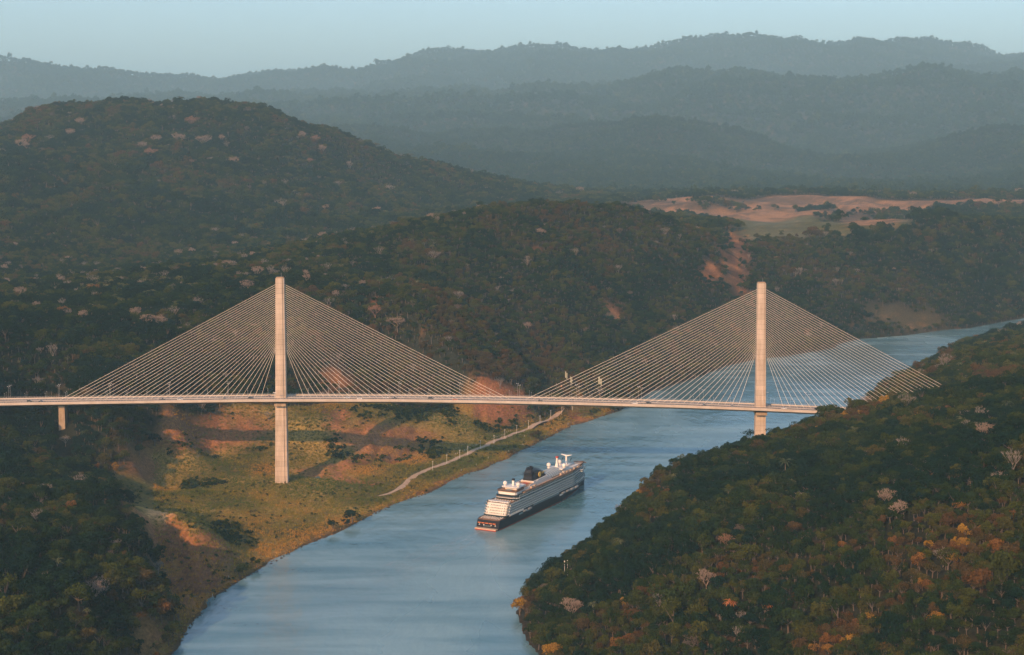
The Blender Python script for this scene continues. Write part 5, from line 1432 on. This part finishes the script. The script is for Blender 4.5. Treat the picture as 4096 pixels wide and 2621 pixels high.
for z in (46.2, 47.6, 49): bnd.box(96.3, 103, -7.0 + (z - 46) * .2, 7.0 - (z - 46) * .2, z, z + .35)
bnd.part('funnel_fins', 'funnel', fo)
for i, (x, y) in enumerate([(101, -3), (101, 0), (101, 3), (104, -2.6), (104, 2.6), (107, -2), (107, 1), (109, -1)]):
    SB().box(x - .8, x + .8, y - .8, y + .8, 53, 55.4 + (i % 3) * .5).part('exhaust_pipe', 'funnel', fo)
em = SB(); em.v = []; ring1 = [(115 + 3.0 * math.cos(a), 7.1, 44.4 + 3.4 * math.sin(a)) for a in [2 * PI * i / 20 for i in range(20)]]
em.loft([[(x, y - .5, z) for x, y, z in ring1], [(x, y + .05, z) for x, y, z in ring1]]); em.part('funnel_emblem', 'gold', fo)
words_on('Explora', 2.6, (124.5 * KX, -6.75 * KY, 45.6 * KZ), (rad(90 - 6), 0, rad(4)), 'gold', 'funnel_name', fo)
for s in (1, -1): SB().add([(129, s * 8.9, 33.7), (129, s * 8.9, 40), (106, s * 8.9, 40), (97, s * 8.9, 33.7), (129, s * 9.5, 33.7), (129, s * 9.5, 40), (106, s * 9.5, 40), (97, s * 9.5, 33.7)], [(0, 1, 2, 3), (7, 6, 5, 4), (0, 4, 5, 1), (1, 5, 6, 2), (2, 6, 7, 3), (3, 7, 4, 0)]).part('funnel_screen', 'ship_white')
# arched glass roof over the pool
ar = SB(); N_ = 14
def arc(x, w, h, z0, t0=0, t1=PI, n=N_): return [(x, -w * math.cos(t0 + (t1 - t0) * i / n), z0 + h * math.sin(t0 + (t1 - t0) * i / n)) for i in range(n + 1)]
a0, a1 = arc(132, 9.8, 6.2, 35.6), arc(167, 9.8, 6.2, 35.6)
ar.add(a0 + a1, [(i, i + 1, N_ + 2 + i, N_ + 1 + i) for i in range(N_)]); ar.part('glass_roof', 'rail_glass')
for x in np.arange(132, 168.1, 5):
    b = SB(); o1 = arc(x - .7, 10.1, 6.5, 35.6); o2 = arc(x + .7, 10.1, 6.5, 35.6); n2 = len(o1)
    b.add(o1 + o2, [(i, i + 1, n2 + i + 1, n2 + i) for i in range(n2 - 1)] ); b.part('roof_rib', 'ship_white')
lg = SB()
for i in range(1, N_):
    x0, y0, z0 = arc(132, 9.95, 6.35, 35.6)[i]; lg.box(132, 167, y0 - .1, y0 + .1, z0 - .1, z0 + .12)
lg.part('roof_bars', 'ship_white')
for s in (1, -1):
    SB().box(130, 170, s * 10.2 - .4, s * 10.2 + .4, 33.62, 35.9).part('pool_wall', 'ship_white')
    g = SB()
    for x in np.arange(131, 168, 2.4): g.box(x, x + 1.5, s * 10.7 - .08, s * 10.7 + .08, 34.0, 35.6)
    g.part('pool_window', 'ship_glass')
SB().box(133, 166, -8, 8, 33.62, 34.0).part('indoor_pool_deck', 'teak'); SB().box(140, 158, -4, 4, 34.01, 34.2).part('pool', 'pool')
# forward deck house and masts
deckplate(168, 212, 11, 33.62, 3.6, 'ship_white', 'forward_house', 3)
deckplate(166, 178, 11.6, 39.4, 1.2, 'ship_white', 'antenna_platform', 2)
SB().box(168, 206, -7, 7, 37.23, 39.39).part('forward_house_top', 'ship_white')
for y in (-5.2, 5.2): SB().tube((178, y, 38.9), (208, y, 38.9), 1.9, 1.9, 10).part('roof_duct', 'ship_white', smooth=True)
for x, y in ((169, -10), (174, 9.5), (190, -6)): dome(x, y, 40.8, 2.9); SB().box(x - .8, x + .8, y - 1, y + 1, 39.4, 41.4).part('dome_foot', 'ship_white')
mst = SB(); mst.loft([[(x0, -w, z), (x1, -w, z), (x1, w, z), (x0, w, z)] for x0, x1, w, z in ((170.5, 175.5, 2.2, 40.6), (171.5, 174.5, 1.2, 46), (172, 174, .9, 53))]); mo = mst.part('exhaust_mast', 'ship_white')
SB().box(171.4, 174.6, -1.5, 1.5, 53, 55).part('mast_top', 'red', mo)
rm = SB(); rm.loft([[(x0, -w, z), (x1, -w, z), (x1, w, z), (x0, w, z)] for x0, x1, w, z in ((196, 200, 1.5, 39.4), (197, 199.4, 1.0, 45), (197, 199.4, .9, 50))]); ro = rm.part('radar_mast', 'ship_white')
ya = SB(); ya.add([(197, -7.5, 52.0), (199.5, -7.5, 52.0), (199.5, 0, 50), (197, 0, 50), (197, -7.5, 52.5), (199.5, -7.5, 52.5), (199.5, 0, 51.6), (197, 0, 51.6)], [(0, 1, 2, 3), (7, 6, 5, 4), (0, 4, 5, 1), (1, 5, 6, 2), (2, 6, 7, 3), (3, 7, 4, 0)]); ya.part('mast_arm', 'ship_white', ro)
ya = SB(); ya.add([(197, 7.5, 52.0), (199.5, 7.5, 52.0), (199.5, 0, 50), (197, 0, 50), (197, 7.5, 52.5), (199.5, 7.5, 52.5), (199.5, 0, 51.6), (197, 0, 51.6)], [(3, 2, 1, 0), (4, 5, 6, 7), (1, 5, 4, 0), (2, 6, 5, 1), (3, 7, 6, 2), (0, 4, 7, 3)]); ya.part('mast_arm', 'ship_white', ro)
for y in (-6, 6): SB().add([(197, y, 44), (199, y + .8, 46.5), (199, y + .9, 49), (197.4, y + .1, 47)], [(0, 1, 2, 3), (3, 2, 1, 0)]).part('signal_flag', 'navy', ro)
# bow terrace and bridge wing
SB().box(214, 232, -6, 6, 33.62, 34.4).part('bow_lounge_seats', 'tan')
deckplate(222, 240, 7, 26.0, 3.0, 'ship_white', 'bridge_front', 3)
for s in (1, -1): SB().box(212, 217, s * 12 - 3.4, s * 12 + 3.4, 27.2, 29.6).part('bridge_wing', 'ship_white'); SB().box(211.9, 217.1, s * 12 - 3.5, s * 12 + 3.5, 28.2, 29.2).part('wing_window', 'ship_glass')
# foam drawn along the hull
M['foam'] = mat('foam', (0.55, 0.62, 0.64), 0.6)

# wake: pale streaks of broken water behind the stern and a curl of foam along the hull
def wake_material():
    m = bpy.data.materials.new('wake_water'); m.use_nodes = True
    nt = m.node_tree; n, l = nt.nodes, nt.links; b = n['Principled BSDF']; out = n['Material Output']
    b.inputs['Base Color'].default_value = (0.42, 0.52, 0.54, 1); b.inputs['Roughness'].default_value = 0.5
    tr = n.new('ShaderNodeBsdfTransparent'); mx = n.new('ShaderNodeMixShader')
    tc = n.new('ShaderNodeTexCoord'); mp = n.new('ShaderNodeMapping'); mp.inputs['Scale'].default_value = (0.25, 1, 1)
    no = n.new('ShaderNodeTexNoise'); no.inputs['Scale'].default_value = 0.28; no.inputs['Detail'].default_value = 6; no.inputs['Roughness'].default_value = 0.7
    at = n.new('ShaderNodeAttribute'); at.attribute_name = 'fade'
    l.new(tc.outputs['Object'], mp.inputs[0]); l.new(mp.outputs[0], no.inputs['Vector'])
    mr = n.new('ShaderNodeMapRange'); mr.inputs[1].default_value = 0.46; mr.inputs[2].default_value = 0.72; l.new(no.outputs[0], mr.inputs[0])
    mu_ = n.new('ShaderNodeMath'); mu_.operation = 'MULTIPLY'; l.new(mr.outputs[0], mu_.inputs[0]); l.new(at.outputs['Fac'], mu_.inputs[1])
    l.new(mu_.outputs[0], mx.inputs[0]); l.new(tr.outputs[0], mx.inputs[1]); l.new(b.outputs[0], mx.inputs[2]); l.new(mx.outputs[0], out.inputs['Surface'])
    return m
NX, NY = 60, 17; vs, fs, fd = [], [], []
for i in range(NX):
    t = i / (NX - 1.0); x = -3 - 300 * t; w = 9 + 26 * t
    for j in range(NY):
        q = j / (NY - 1.0) * 2 - 1; vs.append((x, q * w + 8 * t * t, 0.02)); e = max(0.0, 1 - abs(q) ** 2)
        fd.append((0.75 * (1 - t) ** 1.5 * e) + 0.5 * (1 - t) * math.exp(-((abs(q) - .75) / .12) ** 2) * min(1, t * 6))
        if i and j: b_ = i * NY + j; fs.append((b_ - NY - 1, b_ - 1, b_, b_ - NY))
me = bpy.data.meshes.new('ship_wake'); me.from_pydata(vs, [], fs); me.materials.append(wake_material())
me.attributes.new('fade', 'FLOAT', 'POINT').data.foreach_set('value', np.array(fd, np.float32))
wk = bpy.data.objects.new('ship_wake', me); col.objects.link(wk); wk.location = (A.x, A.y, 0); wk.rotation_euler = ship.rotation_euler
tag(wk, 'faint pale wake streaks on the water behind the ship', kind='stuff')
# ------------------------------------------------------------------ dirt road, poles and posts of the left bank
def smooth_line(ps, n):
    ps = np.array([tuple(p) for p in ps]); d = np.r_[0, np.cumsum(np.linalg.norm(np.diff(ps[:, :2], axis=0), axis=1))]
    s = np.linspace(0, d[-1], n); out = np.stack([np.interp(s, d, ps[:, k]) for k in range(3)], 1)
    for _ in range(3): out[1:-1] = (out[:-2] + out[1:-1] * 2 + out[2:]) / 4
    return out
rl_ = smooth_line(road_pts, 120); rm_ = MB(); vs, fs = [], []
for i, p in enumerate(rl_):
    a = rl_[max(i - 1, 0)]; b = rl_[min(i + 1, len(rl_) - 1)]; t = b - a; t = t / np.linalg.norm(t[:2]); nx, ny = -t[1], t[0]
    w = 3.1 + 0.5 * math.sin(i * .7)
    if i < 8: w *= .35 + .08 * i
    z = max(hgt(p[0] + nx * k, p[1] + ny * k) for k in (-w, -w / 2, 0, w / 2, w)) + .12
    vs += [(p[0] + nx * w, p[1] + ny * w, z - .25), (p[0] + nx * w * .6, p[1] + ny * w * .6, z), (p[0] - nx * w * .6, p[1] - ny * w * .6, z), (p[0] - nx * w, p[1] - ny * w, z - .25)]
    if i:
        q = 4 * i
        for k in range(3): fs.append((q - 4 + k, q - 3 + k, q + 1 + k, q + k))
rm_.add(vs, fs)
M['dirt'] = mat('pale_dirt', (0.50, 0.36, 0.24), 0.95, scale=0.3, alt=(0.38, 0.26, 0.17))
road = rm_.build('dirt_road', M['dirt']); tag(road, 'pale dirt service road winding along the left bank', kind='structure')
# utility poles
pole_root = None
POLES = [(1731, 1884), (1787, 1857), (1839, 1838), (1871, 1822), (1922, 1799), (1976, 1777), (2019, 1755), (2067, 1736), (2114, 1717), (2160, 1698), (2203, 1675), (2247, 1662), (2289, 1652)]
for i, (u, v) in enumerate(POLES):
    p = on_ground(u, v)
    if pole_root is None:
        pole_root = empty('utility_pole', p); MB().tube((0, 0, -1), (0, 0, 9.2), .17, .12, 7).build('post', M['white_pole'], pole_root)
        MB().box(-.7, .7, -.07, .07, 8.5, 8.65).build('crossarm', M['white_pole'], pole_root)
        pk = [(c, []) for c in col.objects if c.parent == pole_root]; r = pole_root
    else: r, _ = copy_tree(pole_root, pk); r.location = p
    tag(r, '%s white utility pole along the dirt road counted from the ship end' % (ORD + ['last'])[i] if i < 12 else 'last white utility pole beyond the road end under the deck', 'utility pole', 'utility poles along the dirt road')
# marker posts beside the road and white posts at the shore
mk_me = MB().tube((0, 0, -.4), (0, 0, 1.3), .11, .10, 6).mesh('marker_post', M['white_pole'])
def crop(x, y): return 1500 + x / 2.407, 1560 + y / 2.407
k = 0
for (xa, ya_), (xb, yb), n, w in (((778, 622), (880, 582), 7, 'in the row nearest the ship by the dirt road'), ((905, 566), (1008, 527), 10, 'in the second row by the dirt road'), ((1150, 465), (1238, 440), 7, 'in the third row by the dirt road'), ((1268, 412), (1302, 400), 3, 'in the short row farthest up the dirt road')):
    for i in range(n):
        u, v = crop(xa + (xb - xa) * i / (n - 1), ya_ + (yb - ya_) * i / (n - 1)); p = on_ground(u, v)
        o = link('marker_post', mk_me, None, p); tag(o, '%s white marker post %s' % (ORD[i], w), 'post', 'white marker posts on the left bank')
for i, (u, v) in enumerate([(2272, 1704), (2228, 1731), (2181, 1755), (2092, 1787), (2146, 1740), (2098, 1753), (2034, 1815), (1953, 1840), (1905, 1868), (1845, 1890), (850, 2400), (915, 2320), (810, 2480)]):
    p = on_ground(u, v - 4); o = link('marker_post', mk_me, None, p, sc=(1, 1, 1.7)); tag(o, '%s white post at the shore of the left bank counted from the bridge' % (ORD[i]), 'post', 'white shore posts')
# two twin-board range signs and an amber beacon on the slope behind midspan
M['board'] = mat('pale_board', (0.34, 0.34, 0.24), 0.8)
for (u, v, h, w_, lb) in ((2265, 1540, 14, 2.6, 'upper left pair of pale range boards on the slope behind the cables'), (2285, 1555, 13, 2.2, 'middle pale range board on the slope behind the cables'), (2400, 1572, 18, 4.0, 'tall twin pale range board beside the canal behind the cables')):
    p = on_ground(u, v); s = empty('range_board', p); tag(s, lb, 'sign board', 'range boards behind the bridge')
    for x in (-w_ * .3, w_ * .3): MB().tube((x, 0, -1), (x, 0, h * .6), .15).build('leg', M['steel'], s)
    MB().box(-w_ / 2, -.15, -.15, .15, h * .5, h).build('board', M['board'], s); MB().box(.15, w_ / 2, -.15, .15, h * .42, h * .88).build('board', M['board'], s)
p = on_ground(2247, 1566); s = empty('beacon', p); tag(s, 'amber round beacon light on a post behind the cables right of midspan', 'beacon')
MB().tube((0, 0, -1), (0, 0, 3.4), .12).build('post', M['steel'], s)
am = bpy.data.materials.new('amber_lamp'); am.use_nodes = True; ab = am.node_tree.nodes['Principled BSDF']; ab.inputs['Base Color'].default_value = (.9, .3, .06, 1); ab.inputs['Emission Color'].default_value = (1, .35, .08, 1); ab.inputs['Emission Strength'].default_value = 1.4
lm = MB().ball((0, 0, 4.2), 1.0, 12, 8).build('lamp', am, s, True)
# red roofed shed-like bare bank marks stay terrain; two tall posts on the right bank point
for i, (u, v) in enumerate([(2258, 2320), (2270, 2318)]):
    p = on_ground(u, v); o = empty('channel_post', p); MB().tube((0, 0, -1), (0, 0, 13), .14, .11, 6).build('post', M['white_pole'], o); MB().box(-.35, .35, -.1, .1, 12.2, 13).build('cap', M['white_pole'], o)
    tag(o, ('left' if i == 0 else 'right') + ' one of two thin pale posts standing among trees at the right bank point', 'post', 'twin posts on the right bank')
# rocks at the water line of the left bank
M['rock'] = mat('wet_rock', (0.07, 0.055, 0.042), .9, noise=.4, scale=.8)
rb = MB(); rg_ = random.Random(8)
lb_w = [tuple(at_z(u, v, 0)[:2]) for u, v in LEFT_BANK]
for i in range(len(lb_w) - 1):
    (ax, ay), (bx, by) = lb_w[i], lb_w[i + 1]; L = math.hypot(bx - ax, by - ay)
    if ay > 2400: continue
    for k in range(int(L / 2.4)):
        t = rg_.random(); x = ax + (bx - ax) * t + rg_.uniform(-1.6, 1.4); y = ay + (by - ay) * t + rg_.uniform(-1.6, 1.6); r = rg_.uniform(.35, 1.1)
        c = (x, y, rg_.uniform(-.1, .3)); pts_ = [(c[0] + r * rg_.uniform(.7, 1.2) * dx, c[1] + r * rg_.uniform(.7, 1.2) * dy, c[2] + r * rg_.uniform(.5, .9) * dz) for dx, dy, dz in ((1, 0, 0), (0, 1, 0), (-1, 0, 0), (0, -1, 0), (0, 0, 1), (0, 0, -1))]
        rb.add(pts_, [(0, 1, 4), (1, 2, 4), (2, 3, 4), (3, 0, 4), (1, 0, 5), (2, 1, 5), (3, 2, 5), (0, 3, 5)])
rk = rb.build('shore_rocks', M['rock']); tag(rk, 'dark wet stones along the edge of the left bank', kind='stuff')
